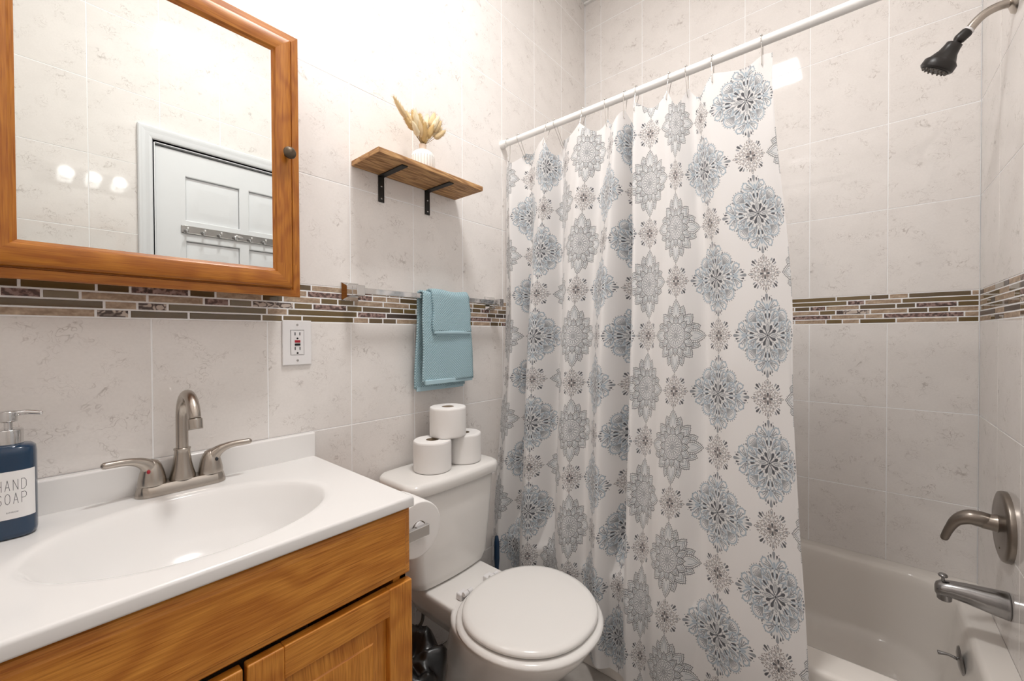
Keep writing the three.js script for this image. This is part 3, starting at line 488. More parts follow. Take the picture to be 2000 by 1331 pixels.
function cloth(u, v) {
  const k = u * SN, i = Math.min(SN - 1, Math.floor(k)), f = k - i, L1 = (a) => a[i] + (a[i + 1] - a[i]) * f;
  const s = u * CW, top = CTOP - L1(sagTop) + 0.004 * Math.sin(s * 40), lift = 0.035 * Math.max(0, Math.sin((s - 0.78) * 5.2)) + 0.006 * Math.sin(s * 23);
  const bot = CBOT + lift, y = top + (bot - top) * v;
  const t = v < 0.42 ? v / 0.42 : 1, q = v < 0.42 ? 0 : (v - 0.42) / 0.58, sm = t * t * (3 - 2 * t);
  let x = L1(xTop) * (1 - sm) + L1(xMid) * sm; x += (L1(xBot) - L1(xMid)) * q * q * (3 - 2 * q);
  const amp = 0.030 + 0.018 * Math.min(1, v * 2.2) - 0.008 * q, lean = 0.115 * Math.min(1, v / 0.86);
  let z = RZ + lean + L1(zFold) * amp * (s > 0.55 ? 1 + 0.5 * Math.min(1, (s - 0.55) * 6) : 1) * (1 - 0.25 * q) + 0.004 * noise(s * 9, y * 3.1, 2) + 0.0025 * noise(s * 22, y * 7, 8);
  z = Math.max(z, y < 0.36 ? 0.795 + 0.012 * L1(zFold) + 0.01 : 0.1);
  if (y < 0.55 && y >= 0.36) z = Math.max(z, 0.795 - (y - 0.36) * 0.4 + 0.012 * L1(zFold));
  return [x, y, z];
}
{
  const g = sheet(cloth, 520, 150, 0, (u, v) => { const p = cloth(u, v); return [(u * CW + 0.054) / (4 * CH), (p[1] - 1.142) / CV]; });
  g.scale(1, 1, 1);
  const c = mesh(numbered('shower_curtain'), g, M.curtain, scene, 'white fabric shower curtain printed with blue and grey medallions');
  c.userData.category = 'curtain';
  ringX.forEach((x, i) => {
    const o = thing('curtain_ring', 'thin silver roller ring hooking the patterned curtain to the white rod', 'curtain ring', 'curtain rings along the rod');
    const y = rodY(x), tilt = (i % 2 ? 1 : -1) * 0.15, p = cloth(ringS[i] / CW, 0.012), bx = p[0] - x, bz = p[2] - RZ, by = p[1] - y;
    const pts = []; for (let k = 0; k <= 14; k++) { const a = -0.6 + k / 14 * (Math.PI + 1.2); pts.push([Math.sin(a) * tilt * 0.004, Math.sin(a) * 0.0158, Math.cos(a) * 0.0165]); }
    const lp = [...pts, [bx * 0.6, by * 0.62, bz * 0.5 - 0.010], [bx, by - 0.004, bz - 0.004], [bx, by - 0.006, bz + 0.004], [bx * 0.6, by * 0.62, bz * 0.5 + 0.010], pts[0]];
    mesh('wire_loop', sweep(lp, [0.0011, 0.0011], { seg: 60, sides: 6 }), M.wire, o);
    for (let k = -2; k <= 2; k++) mesh('roller_ball', new THREE.SphereGeometry(0.0027, 8, 6).translate(0, Math.cos(k * 0.34) * 0.0165, Math.sin(k * 0.34) * 0.0165), M.wire, o);
    o.position.set(x, y, RZ);
  });
}

// ---------------------------------------------------------------- toilet
{
  const t = thing('toilet', 'white two piece toilet with closed round lid beside the vanity', 'toilet'), zc = 1.135;
  const egg = (xb, xf, hw, y, pw = 2.3) => Array.from({ length: 48 }, (_, k) => { const a = k / 48 * Math.PI * 2, c = Math.cos(a), s = Math.sin(a), xm = xb + (xf - xb) * 0.46; return [xm + (c > 0 ? (xf - xm) * Math.pow(c, 2 / 2.05) : -(xm - xb) * Math.pow(-c, 2 / pw)), y, zc + hw * Math.sign(s) * Math.pow(Math.abs(s), 2 / pw)]; });
  const bowl = loft([egg(0.16, 0.49, 0.105, 0.0), egg(0.16, 0.50, 0.108, 0.012), egg(0.17, 0.48, 0.098, 0.05), egg(0.18, 0.47, 0.092, 0.13), egg(0.19, 0.53, 0.115, 0.20), egg(0.22, 0.60, 0.140, 0.265), egg(0.245, 0.652, 0.168, 0.325), egg(0.255, 0.668, 0.180, 0.352), egg(0.26, 0.670, 0.181, 0.362), egg(0.27, 0.660, 0.174, 0.367)], { capA: true, capB: true });
  const deck = loft([rrect(0.05, 0.30, zc - 0.08, zc + 0.08, 0.04, 0.25), rrect(0.04, 0.36, zc - 0.105, zc + 0.105, 0.045, 0.30), rrect(0.035, 0.39, zc - 0.118, zc + 0.118, 0.035, 0.345), rrect(0.035, 0.40, zc - 0.120, zc + 0.120, 0.03, 0.360), rrect(0.042, 0.39, zc - 0.113, zc + 0.113, 0.03, 0.366)], { capA: true, capB: true });
  mesh('bowl', merge([bowl, deck]), M.porcelain, t);
  const D = (o) => egg(0.292 + o, 0.682 - o, 0.199 - o, 0, 2.15), lay = (r, y) => r.map((p) => [p[0], y, p[2]]);
  mesh('seat', loft([lay(D(0.008), 0.3675), lay(D(0), 0.372), lay(D(0), 0.378), lay(D(0.006), 0.3845), lay(D(0.02), 0.387)], { capA: true, capB: true }), M.seat, t);
  const E2 = (o) => egg(0.312 + o, 0.667 - o, 0.187 - o, 0, 2.15);
  mesh('lid', loft([lay(E2(0.008), 0.3885), lay(E2(0), 0.393), lay(E2(0), 0.399), lay(E2(0.005), 0.4055), lay(E2(0.018), 0.4085), lay(E2(0.06), 0.4095)], { capA: true, capB: true }), M.seat, t);
  for (const s of [-1, 1]) { const h = part('hinge', t); mesh('hinge_block', rbox(0.022, 0.02, 0.03, 0.004, 0.283, 0.377, zc + 0.012 + s * 0.056), M.plasticWhite, h); mesh('hinge_barrel', merge([new THREE.CylinderGeometry(0.007, 0.007, 0.016, 14).rotateX(Math.PI / 2).translate(0.300, 0.388, zc + 0.012 + s * 0.056 - 0.016), new THREE.CylinderGeometry(0.007, 0.007, 0.016, 14).rotateX(Math.PI / 2).translate(0.300, 0.388, zc + 0.012 + s * 0.056 + 0.002)]), M.plasticWhite, h); }
  const bow = (xa, xf, w, bulge, y) => { const o = [], n = 12; for (let k = 0; k <= n; k++) { const q = k / n * 2 - 1; o.push([xf + bulge * (1 - q * q), y, zc - q * w]); } return o; };
  const tankRing = (xf, w, y) => { const r = rrect(0.018, xf, zc - w, zc + w, 0.035, y, 8, 10); return r.map((p) => [p[0] > xf - 0.06 ? p[0] + 0.014 * (1 - ((p[2] - zc) / w) ** 2) : p[0], y, p[2]]); };
  mesh('tank', loft([tankRing(0.165, 0.135, 0.3685), tankRing(0.175, 0.15, 0.374), tankRing(0.18, 0.158, 0.40), tankRing(0.188, 0.172, 0.56), tankRing(0.192, 0.180, 0.668)], { capA: true, capB: true }), M.porcelain, t);
  mesh('tank_lid', loft([tankRing(0.194, 0.182, 0.667), tankRing(0.206, 0.192, 0.673), tankRing(0.207, 0.193, 0.695), tankRing(0.203, 0.189, 0.705), tankRing(0.193, 0.180, 0.709), tankRing(0.15, 0.13, 0.710)], { capA: true, capB: true }), M.porcelain, t);
  mesh('flush_lever', sweep([[0.182, 0.63, zc + 0.125], [0.205, 0.63, zc + 0.125], [0.212, 0.628, zc + 0.145], [0.210, 0.622, zc + 0.175]], [0.008, 0.006, 0.0055, 0.007], { seg: 16, sides: 10 }), M.chrome, t);
  const hs = thing('supply_hose', 'braided metal water hose looping below the toilet tank', 'hose');
  mesh('hose', sweep([[0.09, 0.366, 1.228], [0.09, 0.33, 1.222], [0.098, 0.26, 1.206], [0.10, 0.215, 1.214], [0.085, 0.195, 1.24], [0.06, 0.19, 1.265], [0.045, 0.165, 1.275]], [0.0055, 0.0055], { seg: 50, sides: 10 }), M.hose, hs);
  mesh('coupling_nut', new THREE.CylinderGeometry(0.013, 0.013, 0.022, 6).translate(0.09, 0.356, 1.228), M.plasticWhite, hs);
  const va = part('stop_valve', hs); mesh('valve_body', new THREE.CylinderGeometry(0.011, 0.011, 0.05, 14).translate(0.045, 0.155, 1.275), M.chrome, va); mesh('valve_pipe', new THREE.CylinderGeometry(0.008, 0.008, 0.045, 12).rotateZ(Math.PI / 2).translate(0.0225, 0.145, 1.275), M.chrome, va);

  const tb = thing('toilet_brush', 'navy blue brush handle standing behind the toilet by the curtain', 'brush');
  mesh('holder', lathe([[0, 0], [0.042, 0], [0.044, 0.01], [0.036, 0.11], [0.03, 0.11], [0.03, 0.02], [0, 0.02]], 28).translate(0.13, 0.001, 0.885), M.navy, tb);
  mesh('handle', lathe([[0, 0.02], [0.007, 0.03], [0.007, 0.25], [0.011, 0.30], [0.0105, 0.36], [0.006, 0.385], [0, 0.388]], 18).translate(0.13, 0, 0.885), M.navy, tb);
}
// paper rolls
function roll(name, label, group, r, h) {
  const o = thing(name, label, 'toilet paper', group), out = [], N = 64;
  const ring = (rad, y, wob) => Array.from({ length: N }, (_, k) => { const a = k / N * Math.PI * 2, q = rad + (wob ? 0.0012 * Math.sin(a * 3 + y * 60) * noise(a * 2, y * 30, 3) : 0); return [Math.cos(a) * q, y, Math.sin(a) * q]; });
  for (const [q, y, w] of [[0.021, 0.004], [0.021, 0.0005], [r - 0.004, 0], [r - 0.001, 0.002, 1], [r, 0.008, 1], [r, h * 0.3, 1], [r, h * 0.6, 1], [r, h - 0.008, 1], [r - 0.001, h - 0.002, 1], [r - 0.004, h], [0.021, h - 0.0005], [0.021, h - 0.004]]) out.push(ring(q, y, w));
  mesh('paper', loft(out), M.paper, o);
  mesh('core', lathe([[0.021, 0.001], [0.021, h - 0.001], [0.0195, h - 0.001], [0.0195, 0.001], [0.021, 0.001]], 28), M.core, o);
  return o;
}
{
  const a = roll('toilet_paper_roll', 'white paper roll on the tank lid at the vanity end', 'rolls on the tank', 0.061, 0.098); a.position.set(0.118, 0.7105, 1.178); a.rotation.y = 0.5;
  const b = roll('toilet_paper_roll', 'white paper roll on the tank lid at the curtain end', 'rolls on the tank', 0.061, 0.098); b.position.set(0.122, 0.7105, 1.045); b.rotation.y = 2;
  const c = roll('toilet_paper_roll', 'white paper roll stacked on top of two others', 'rolls on the tank', 0.061, 0.098); c.position.set(0.116, 0.809, 1.110); c.rotation.y = 1.2;
  const d = roll('toilet_paper_roll', 'white paper roll hanging on chrome holder at the vanity side', null, 0.066, 0.10); d.rotation.z = -Math.PI / 2; d.position.set(0.295, 0.690, 1.440);
  const h = thing('toilet_paper_holder', 'chrome paper holder screwed to the oak vanity side', 'paper holder');
  for (const x of [0.283, 0.405]) { mesh('arm', rbox(0.012, 0.026, 0.088, 0.002, x, 0.690, 1.465), M.chrome, h); mesh('mount', rbox(0.02, 0.05, 0.008, 0.002, x, 0.690, 1.5065), M.chrome, h); }
  mesh('spindle', new THREE.CylinderGeometry(0.0125, 0.0125, 0.112, 18).rotateZ(Math.PI / 2).translate(0.344, 0.6975, 1.440), M.plasticWhite, h);
}
// bin with a black liner
{
  const b = thing('trash_bin', 'small bin lined with a black plastic bag between vanity and toilet', 'bin'), bx = 0.275, bz = 1.395;
  mesh('bucket', lathe([[0, 0], [0.075, 0], [0.078, 0.004], [0.098, 0.25], [0.094, 0.25], [0.075, 0.008], [0, 0.008]], 32).translate(bx, 0.001, bz), M.darkPlastic, b);
  const rings = [], N = 72;
  const prof = [[0.082, 0.07], [0.086, 0.10], [0.094, 0.14], [0.100, 0.18], [0.105, 0.22], [0.108, 0.25], [0.107, 0.272], [0.101, 0.288], [0.090, 0.298], [0.075, 0.304], [0.058, 0.302], [0.040, 0.296], [0.02, 0.292]];
  prof.forEach(([r, y], i) => rings.push(Array.from({ length: N }, (_, k) => { const a = k / N * Math.PI * 2, c = Math.cos(a), s = Math.sin(a), cr = Math.abs(noise(c * 2.1, s * 2.1, y * 4)) + 0.35 * Math.abs(noise(c * 4.4, s * 4.4, y * 7)), q = r - 0.016 * cr * (r / 0.1); return [bx + c * q, y + (i ? 0.02 : 0) + (i > 3 ? 0.05 * noise(c * q * 22, s * q * 22, 5) - 0.02 * Math.abs(noise(c * q * 40, s * q * 40, 9)) : 0), bz + s * q]; })));
  mesh('bag_liner', loft(rings, { capB: true }), M.bag, b);
}

// ---------------------------------------------------------------- vanity
const VY = 0.8125, VZ0 = 1.511, VZ1 = 2.112, VX = 0.474;
function raisedDoor(parent, z0, z1, y0, y1, xb, ou) {      // frame and panel, facing +x
  const d = part('cabinet_door', parent), sw = 0.054, th = 0.019, x = xb + th / 2;
  const st = (a, b) => { const s = new THREE.Shape(); return rbox(th, y1 - y0, b - a, 0.003, x, (y0 + y1) / 2, (a + b) / 2); };
  mesh('stile', grainUV(st(z0, z0 + sw), 'y', 0.9, 0.9, ou, 0.1), M.oak, d); mesh('stile', grainUV(st(z1 - sw, z1), 'y', 0.9, 0.9, ou + 0.3, 0.5), M.oak, d);
  for (const [a, b, o] of [[y0, y0 + sw, 0.2], [y1 - sw, y1, 0.6]]) mesh('rail', grainUV(rbox(th, b - a, z1 - z0 - 2 * sw + 0.001, 0.002, x, (a + b) / 2, (z0 + z1) / 2), 'z', 0.9, 0.9, o, ou), M.oak, d);
  const R = (k, xx) => [[xx, y0 + sw + k, z0 + sw + k], [xx, y0 + sw + k, z1 - sw - k], [xx, y1 - sw - k, z1 - sw - k], [xx, y1 - sw - k, z0 + sw + k]];
  mesh('raised_panel', grainUV(toCreasedNormals(loft([R(-0.004, xb + 0.004), R(0.002, xb + 0.007), R(0.006, xb + 0.007), R(0.034, xb + 0.014), R(0.036, xb + 0.0165), R(0.05, xb + 0.0165)], { capB: true }), 0.25), 'y', 0.9, 0.9, ou + 0.5, 0.3), M.oak, d);
  return d;
}
{
  const v = thing('vanity_cabinet', 'honey oak vanity cabinet with false drawer and two panel doors', 'cabinet');
  const xf = 0.448, top = VY - 0.0245;
  mesh('side_panel', grainUV(rbox(xf - 0.006, top - 0.002, 0.016, 0.001, (xf + 0.006) / 2, top / 2 + 0.001, VZ0 + 0.0115), 'y', 0.9, 0.9, 0.1, 0.2), M.oak, v);
  mesh('side_panel', grainUV(rbox(xf - 0.006, top - 0.002, 0.016, 0.001, (xf + 0.006) / 2, top / 2 + 0.001, VZ1 - 0.0115), 'y', 0.9, 0.9, 0.4, 0.7), M.oak, v);
  mesh('face_frame', grainUV(merge([box(0.018, 0.03, VZ1 - VZ0 - 0.008, xf - 0.009, top - 0.016, (VZ0 + VZ1) / 2), box(0.018, 0.04, VZ1 - VZ0 - 0.008, xf - 0.009, 0.13, (VZ0 + VZ1) / 2), box(0.018, top - 0.11, 0.03, xf - 0.009, (top + 0.11) / 2, VZ0 + 0.019), box(0.018, top - 0.11, 0.03, xf - 0.009, (top + 0.11) / 2, VZ1 - 0.019)]), 'z', 0.9, 0.9), M.oak, v);
  mesh('cabinet_floor', box(xf - 0.03, 0.014, VZ1 - VZ0 - 0.05, xf / 2, 0.12, (VZ0 + VZ1) / 2), M.oak, v);
  mesh('toe_board', grainUV(box(0.016, 0.1, VZ1 - VZ0 - 0.03, xf - 0.07, 0.05, (VZ0 + VZ1) / 2), 'z', 0.9, 0.9), M.oak, v);
  const dz0 = VZ0 + 0.001, dz1 = VZ1 - 0.001, R = (k, x) => [[x, 0.6485 + k, dz0 + k], [x, 0.6485 + k, dz1 - k], [x, 0.784 - k, dz1 - k], [x, 0.784 - k, dz0 + k]];
  mesh('drawer_front', grainUV(toCreasedNormals(loft([R(0, xf), R(0, xf + 0.010), R(0.003, xf + 0.0125), R(0.012, xf + 0.0145), R(0.016, xf + 0.019), R(0.03, xf + 0.019)], { capB: true }), 0.25), 'z', 0.75, 0.9, 0.15, 0.42), M.oak, v);
  const mid = (VZ0 + VZ1) / 2;
  raisedDoor(v, VZ0 + 0.001, mid + 0.004, 0.13, 0.637, xf + 0.0005, 0.2); raisedDoor(v, mid + 0.0095, VZ1 - 0.001, 0.13, 0.637, xf + 0.0005, 0.65);

  // cultured marble top with an oval bowl and a backsplash
  const c = thing('vanity_sink', 'glossy white vanity top with oval sink bowl and low backsplash', 'sink');
  const x0 = 0.001, x1 = VX, z0 = VZ0, z1 = VZ1, bx = 0.262, bz = 1.826, ax = 0.158, az = 0.212, N = 192;
  const rim = Array.from({ length: N }, (_, k) => { const a = k / N * Math.PI * 2, cx = Math.cos(a), sz = Math.sin(a); // rectangle boundary hit by the ray
    const tx = cx > 0 ? (x1 - 0.006 - bx) / cx : cx < 0 ? (x0 + 0.006 - bx) / cx : 1e9, tz = sz > 0 ? (z1 - 0.006 - bz) / sz : sz < 0 ? (z0 + 0.006 - bz) / sz : 1e9, t = Math.min(tx, tz); return [bx + cx * t, bz + sz * t]; });
  // put points exactly on the corners
  for (const [X, Z] of [[x0 + 0.006, z0 + 0.006], [x0 + 0.006, z1 - 0.006], [x1 - 0.006, z0 + 0.006], [x1 - 0.006, z1 - 0.006]]) { let b = 0, m = 9; rim.forEach((p, i) => { const q = Math.hypot(p[0] - X, p[1] - Z); if (q < m) { m = q; b = i; } }); rim[b] = [X, Z]; }
  const grow = (k) => rim.map(([x, z]) => [x + Math.sign(x - bx) * (Math.abs(x - (x0 + 0.006)) < 1e-4 || Math.abs(x - (x1 - 0.006)) < 1e-4 ? k : 0), z + Math.sign(z - bz) * (Math.abs(z - (z0 + 0.006)) < 1e-4 || Math.abs(z - (z1 - 0.006)) < 1e-4 ? k : 0)]);
  const rect = (k, y) => grow(k).map(([x, z]) => [x, y, z]), oval = (s, y) => Array.from({ length: N }, (_, k) => { const a = k / N * Math.PI * 2, d = Math.atan2(Math.sin(a) * 1, Math.cos(a) * 1), ca = Math.cos(d), sa = Math.sin(d), r = 1 / Math.hypot(ca / ax, sa / az) * s; return [bx + ca * r, y, bz + sa * r]; });
  const slab = loft([rect(0, VY - 0.023), rect(0.005, VY - 0.022), rect(0.006, VY - 0.019), rect(0.006, VY - 0.006), rect(0.004, VY - 0.0015), rect(0, VY), oval(1.10, VY - 0.0001), oval(1.06, VY - 0.0006), oval(1.03, VY - 0.002), oval(1.01, VY - 0.0045), oval(0.988, VY - 0.0105), oval(0.965, VY - 0.019), oval(0.92, VY - 0.034), oval(0.82, VY - 0.074), oval(0.66, VY - 0.108), oval(0.42, VY - 0.128), oval(0.12, VY - 0.134)], { capB: true });
  mesh('countertop', slab, M.marble, c);
  mesh('backsplash', rbox(0.021, 0.068, z1 - z0, 0.004, 0.0125, VY + 0.031, (z0 + z1) / 2), M.marble, c);
  mesh('drain', lathe([[0, 0.003], [0.016, 0.003], [0.021, 0.001], [0.022, -0.002]], 24).translate(bx, VY - 0.133, bz), M.chrome, c);

  // centre-set tap
  const f = thing('sink_faucet', 'brushed nickel gooseneck faucet with two curved lever handles', 'faucet');
  const fx = 0.046, fz = 1.811, ell = (y, k) => rrect(fx - 0.025 + k, fx + 0.025 - k, fz - 0.079 + k, fz + 0.079 - k, 0.0235 - k, y, 10, 8);
  mesh('base_plate', toCreasedNormals(loft([ell(VY + 0.0004, 0), ell(VY + 0.004, 0), ell(VY + 0.019, 0.0035), ell(VY + 0.0225, 0.006), ell(VY + 0.023, 0.009)], { capB: true }), 0.6), M.nickel, f);
  mesh('spout_base', lathe([[0.0235, 0], [0.0232, 0.006], [0.0195, 0.02], [0.0165, 0.036], [0.0145, 0.055], [0.0140, 0.062], [0.0152, 0.063], [0.0152, 0.066], [0.0125, 0.067], [0, 0.067]], 36).translate(fx, VY + 0.0222, fz), M.nickel, f);
  const arc = [[fx, VY + 0.08, fz], [fx, 0.93, fz], [fx, 0.962, fz]]; for (let k = 1; k <= 12; k++) { const a = Math.PI - k / 12 * Math.PI * 0.93; arc.push([fx + 0.056 + Math.cos(a) * 0.056, 0.966 + Math.sin(a) * 0.056, fz]); }
  mesh('spout', sweep(arc, [0.0112, 0.011, 0.0108, 0.0105], { seg: 60, sides: 20 }), M.nickel, f);
  mesh('aerator', lathe([[0, 0], [0.0125, 0], [0.0128, 0.002], [0.0128, 0.02], [0.0115, 0.0215], [0, 0.0215]], 24).rotateZ(0.2).translate(fx + 0.1135, 0.9575, fz), M.nickel, f);
  for (const s of [-1, 1]) {
    const z = fz + s * 0.051, h = part('handle', f);
    mesh('handle_dome', lathe([[0.0235, 0], [0.0238, 0.004], [0.0225, 0.014], [0.0195, 0.028], [0.0155, 0.040], [0.010, 0.049], [0, 0.053]], 32).translate(fx, VY + 0.0222, z), M.nickel, h);
    mesh('lever', sweep([[fx, VY + 0.043, z], [fx + 0.002, VY + 0.058, z + s * 0.004], [fx + 0.006, VY + 0.071, z + s * 0.016], [fx + 0.011, VY + 0.079, z + s * 0.036], [fx + 0.016, VY + 0.081, z + s * 0.058], [fx + 0.019, VY + 0.0815, z + s * 0.072]], [0.017, 0.0155, 0.0115, 0.0085, 0.0072, 0.007, 0.0068], { seg: 40, sides: 16, round: true }), M.nickel, h);
    mesh('index_dot', new THREE.SphereGeometry(0.0032, 10, 8).scale(1, 1.3, 1).translate(fx + 0.0175, VY + 0.053, z + s * 0.008), s > 0 ? M.red : std('#20242c', 0.4), h, s > 0 ? 'red hot water dot' : 'dark cold water dot');
  }
  mesh('lift_rod', merge([new THREE.CylinderGeometry(0.0022, 0.0022, 0.05, 8).translate(fx - 0.0205, VY + 0.044, fz), new THREE.SphereGeometry(0.0045, 10, 8).translate(fx - 0.0205, VY + 0.07, fz)]), M.nickel, f);

  // soap pump
  const s = thing('soap_dispenser', 'navy blue hand soap bottle with white label and silver pump', 'soap dispenser');
  const sx = 0.095, sz = 2.051, S = (a, b, y) => Array.from({ length: 48 }, (_, k) => { const q = k / 48 * Math.PI * 2, ca = Math.cos(q), sa = Math.sin(q); return [sx + a * Math.sign(ca) * Math.pow(Math.abs(ca), 0.8), y, sz + b * Math.sign(sa) * Math.pow(Math.abs(sa), 0.62)]; });
  const y0 = VY + 0.0006;
  mesh('bottle', loft([S(0.026, 0.027, y0), S(0.029, 0.0303, y0 + 0.003), S(0.030, 0.0312, y0 + 0.01), S(0.030, 0.0312, y0 + 0.138), S(0.0285, 0.030, y0 + 0.147), S(0.024, 0.026, y0 + 0.151), S(0.016, 0.017, y0 + 0.153)], { capA: true, capB: true }), M.navy, s);
  const lg = sheet((u, v) => { const q = (u - 0.5) * 1.95, ca = Math.cos(q), sa = Math.sin(q); return [sx + 0.0304 * Math.sign(ca) * Math.pow(Math.abs(ca), 0.8), y0 + 0.112 - v * 0.078, sz - 0.0315 * Math.sign(sa) * Math.pow(Math.abs(sa), 0.62)]; }, 24, 2, 0.0003, (u, v) => { const q = Math.sin((u - 0.5) * 1.95); return [0.5 + 0.5 * Math.sign(q) * Math.pow(Math.abs(q) / Math.sin(0.975), 0.62), 1 - v]; });
  mesh('label', lg, M.label, s, 'white label reading HAND SOAP');
  const pu = part('pump', s);
  mesh('collar', lathe([[0, 0], [0.0165, 0], [0.0168, 0.002], [0.0168, 0.024], [0.015, 0.026], [0, 0.026]], 28).translate(sx, y0 + 0.152, sz), M.chrome, pu);
  mesh('pump_stem', new THREE.CylinderGeometry(0.005, 0.005, 0.014, 14).translate(sx, y0 + 0.184, sz), M.chrome, pu);
  mesh('pump_head', lathe([[0, 0], [0.010, 0], [0.0105, 0.002], [0.0105, 0.016], [0.009, 0.018], [0, 0.018]], 24).translate(sx, y0 + 0.190, sz), M.chrome, pu);
  mesh('nozzle', sweep([[sx, y0 + 0.203, sz - 0.006], [sx + 0.006, y0 + 0.204, sz - 0.022], [sx + 0.010, y0 + 0.201, sz - 0.038]], [0.0045, 0.004, 0.003], { seg: 14, sides: 10 }), M.chrome, pu);
}

// ---------------------------------------------------------------- mirror cabinet
{
  const c = thing('mirror_cabinet', 'honey oak medicine cabinet with framed mirror door', 'mirror cabinet');
  const z0 = 1.582, z1 = 2.103, y0 = 1.243, y1 = 1.889, xb = 0.096;
  mesh('case', grainUV(merge([rbox(xb, 0.016, z1 - z0 - 0.02, 0.001, xb / 2 + 0.0005, y0 + 0.018, (z0 + z1) / 2), rbox(xb, 0.016, z1 - z0 - 0.02, 0.001, xb / 2 + 0.0005, y1 - 0.018, (z0 + z1) / 2), rbox(xb, y1 - y0 - 0.02, 0.016, 0.001, xb / 2 + 0.0005, (y0 + y1) / 2, z0 + 0.018), rbox(xb, y1 - y0 - 0.02, 0.016, 0.001, xb / 2 + 0.0005, (y0 + y1) / 2, z1 - 0.018), box(0.006, y1 - y0 - 0.04, z1 - z0 - 0.04, 0.006, (y0 + y1) / 2, (z0 + z1) / 2)]), 'z', 0.9, 0.9, 0.3, 0.6), M.oakDark, c);
  const d = part('mirror_door', c);
  // mitred frame: profile [inwards from the outer edge, out from the wall]
  const prof = [[0, xb + 0.001], [0, xb + 0.007], [0.002, xb + 0.009], [0.017, xb + 0.010], [0.0185, xb + 0.006], [0.0205, xb + 0.006], [0.0215, xb + 0.017], [0.025, xb + 0.0225], [0.030, xb + 0.024], [0.052, xb + 0.024], [0.057, xb + 0.0225], [0.060, xb + 0.018], [0.066, xb + 0.015], [0.066, xb + 0.001]];
  const C4 = (k, x) => [[x, y0 + k, z0 + k], [x, y0 + k, z1 - k], [x, y1 - k, z1 - k], [x, y1 - k, z0 + k]];
  const names = ['bottom', 'side', 'top', 'side'];
  for (let i = 0; i < 4; i++) {
    const rings = prof.map(([k, x]) => { const r = C4(k, x); return [r[i], r[(i + 1) % 4]]; });
    mesh(i % 2 ? 'stile' : 'rail', grainUV(toCreasedNormals(loft(rings, { closed: false }), 0.4), i % 2 ? 'y' : 'z', 0.9, 0.9, i * 0.27, i * 0.4), M.oakDark, d);
  }
  mesh('mirror_pane', box(0.004, y1 - y0 - 0.126, z1 - z0 - 0.126, xb + 0.0135, (y0 + y1) / 2, (z0 + z1) / 2), M.mirror, d);
  const kx = xb + 0.024, kz = 1.617, ky = 1.584;
  mesh('knob', lathe([[0.006, 0], [0.005, 0.006], [0.006, 0.010], [0.0125, 0.014], [0.0145, 0.018], [0.0135, 0.022], [0.008, 0.0255], [0, 0.0265]], 24).rotateZ(-Math.PI / 2).translate(kx, ky, kz), M.bronze, d);
}

// ---------------------------------------------------------------- outlet
{
  const o = thing('wall_outlet', 'white electrical outlet with red and black buttons below mosaic band', 'outlet');
  const z = 1.5505, y = 1.1275;
  const ps = new THREE.Shape([[-0.036, -0.059], [0.036, -0.059], [0.036, 0.059], [-0.036, 0.059]].map((p) => new THREE.Vector2(...p)));
  ps.holes.push(new THREE.Path([[-0.0192, -0.0358], [-0.0192, 0.0358], [0.0192, 0.0358], [0.0192, -0.0358]].map((p) => new THREE.Vector2(...p))));
  mesh('cover_plate', new THREE.ExtrudeGeometry(ps, { depth: 0.0025, bevelEnabled: true, bevelThickness: 0.0018, bevelSize: 0.0018, bevelSegments: 2 }).rotateY(Math.PI / 2).translate(0.0022, y, z), M.plasticWhite, o);
  const r = part('receptacle', o);
  mesh('face', rbox(0.0066, 0.0665, 0.0332, 0.001, 0.0038, y, z), M.plasticWhite, r);
  for (const [dy, s] of [[0.024, 1], [-0.016, 1]]) { for (const dz of [0.0063, -0.0063]) mesh('slot', box(0.0012, 0.0085, 0.0022, 0.0070, y + dy, z + dz), M.black, r); mesh('ground_hole', new THREE.CylinderGeometry(0.0026, 0.0026, 0.0012, 12).rotateZ(Math.PI / 2).translate(0.0070, y + dy - 0.0125, z), M.black, r); }
  mesh('reset_button', rbox(0.002, 0.0068, 0.0145, 0.0006, 0.0075, y + 0.0035, z), M.red, r, 'red reset button'); mesh('test_button', rbox(0.002, 0.0058, 0.0145, 0.0006, 0.0075, y - 0.0052, z), M.black, r, 'black test button');
  for (const s of [-1, 1]) mesh('screw', new THREE.CylinderGeometry(0.003, 0.003, 0.001, 14).rotateZ(Math.PI / 2).translate(0.0068, y + s * 0.0485, z), M.wire, o);
}

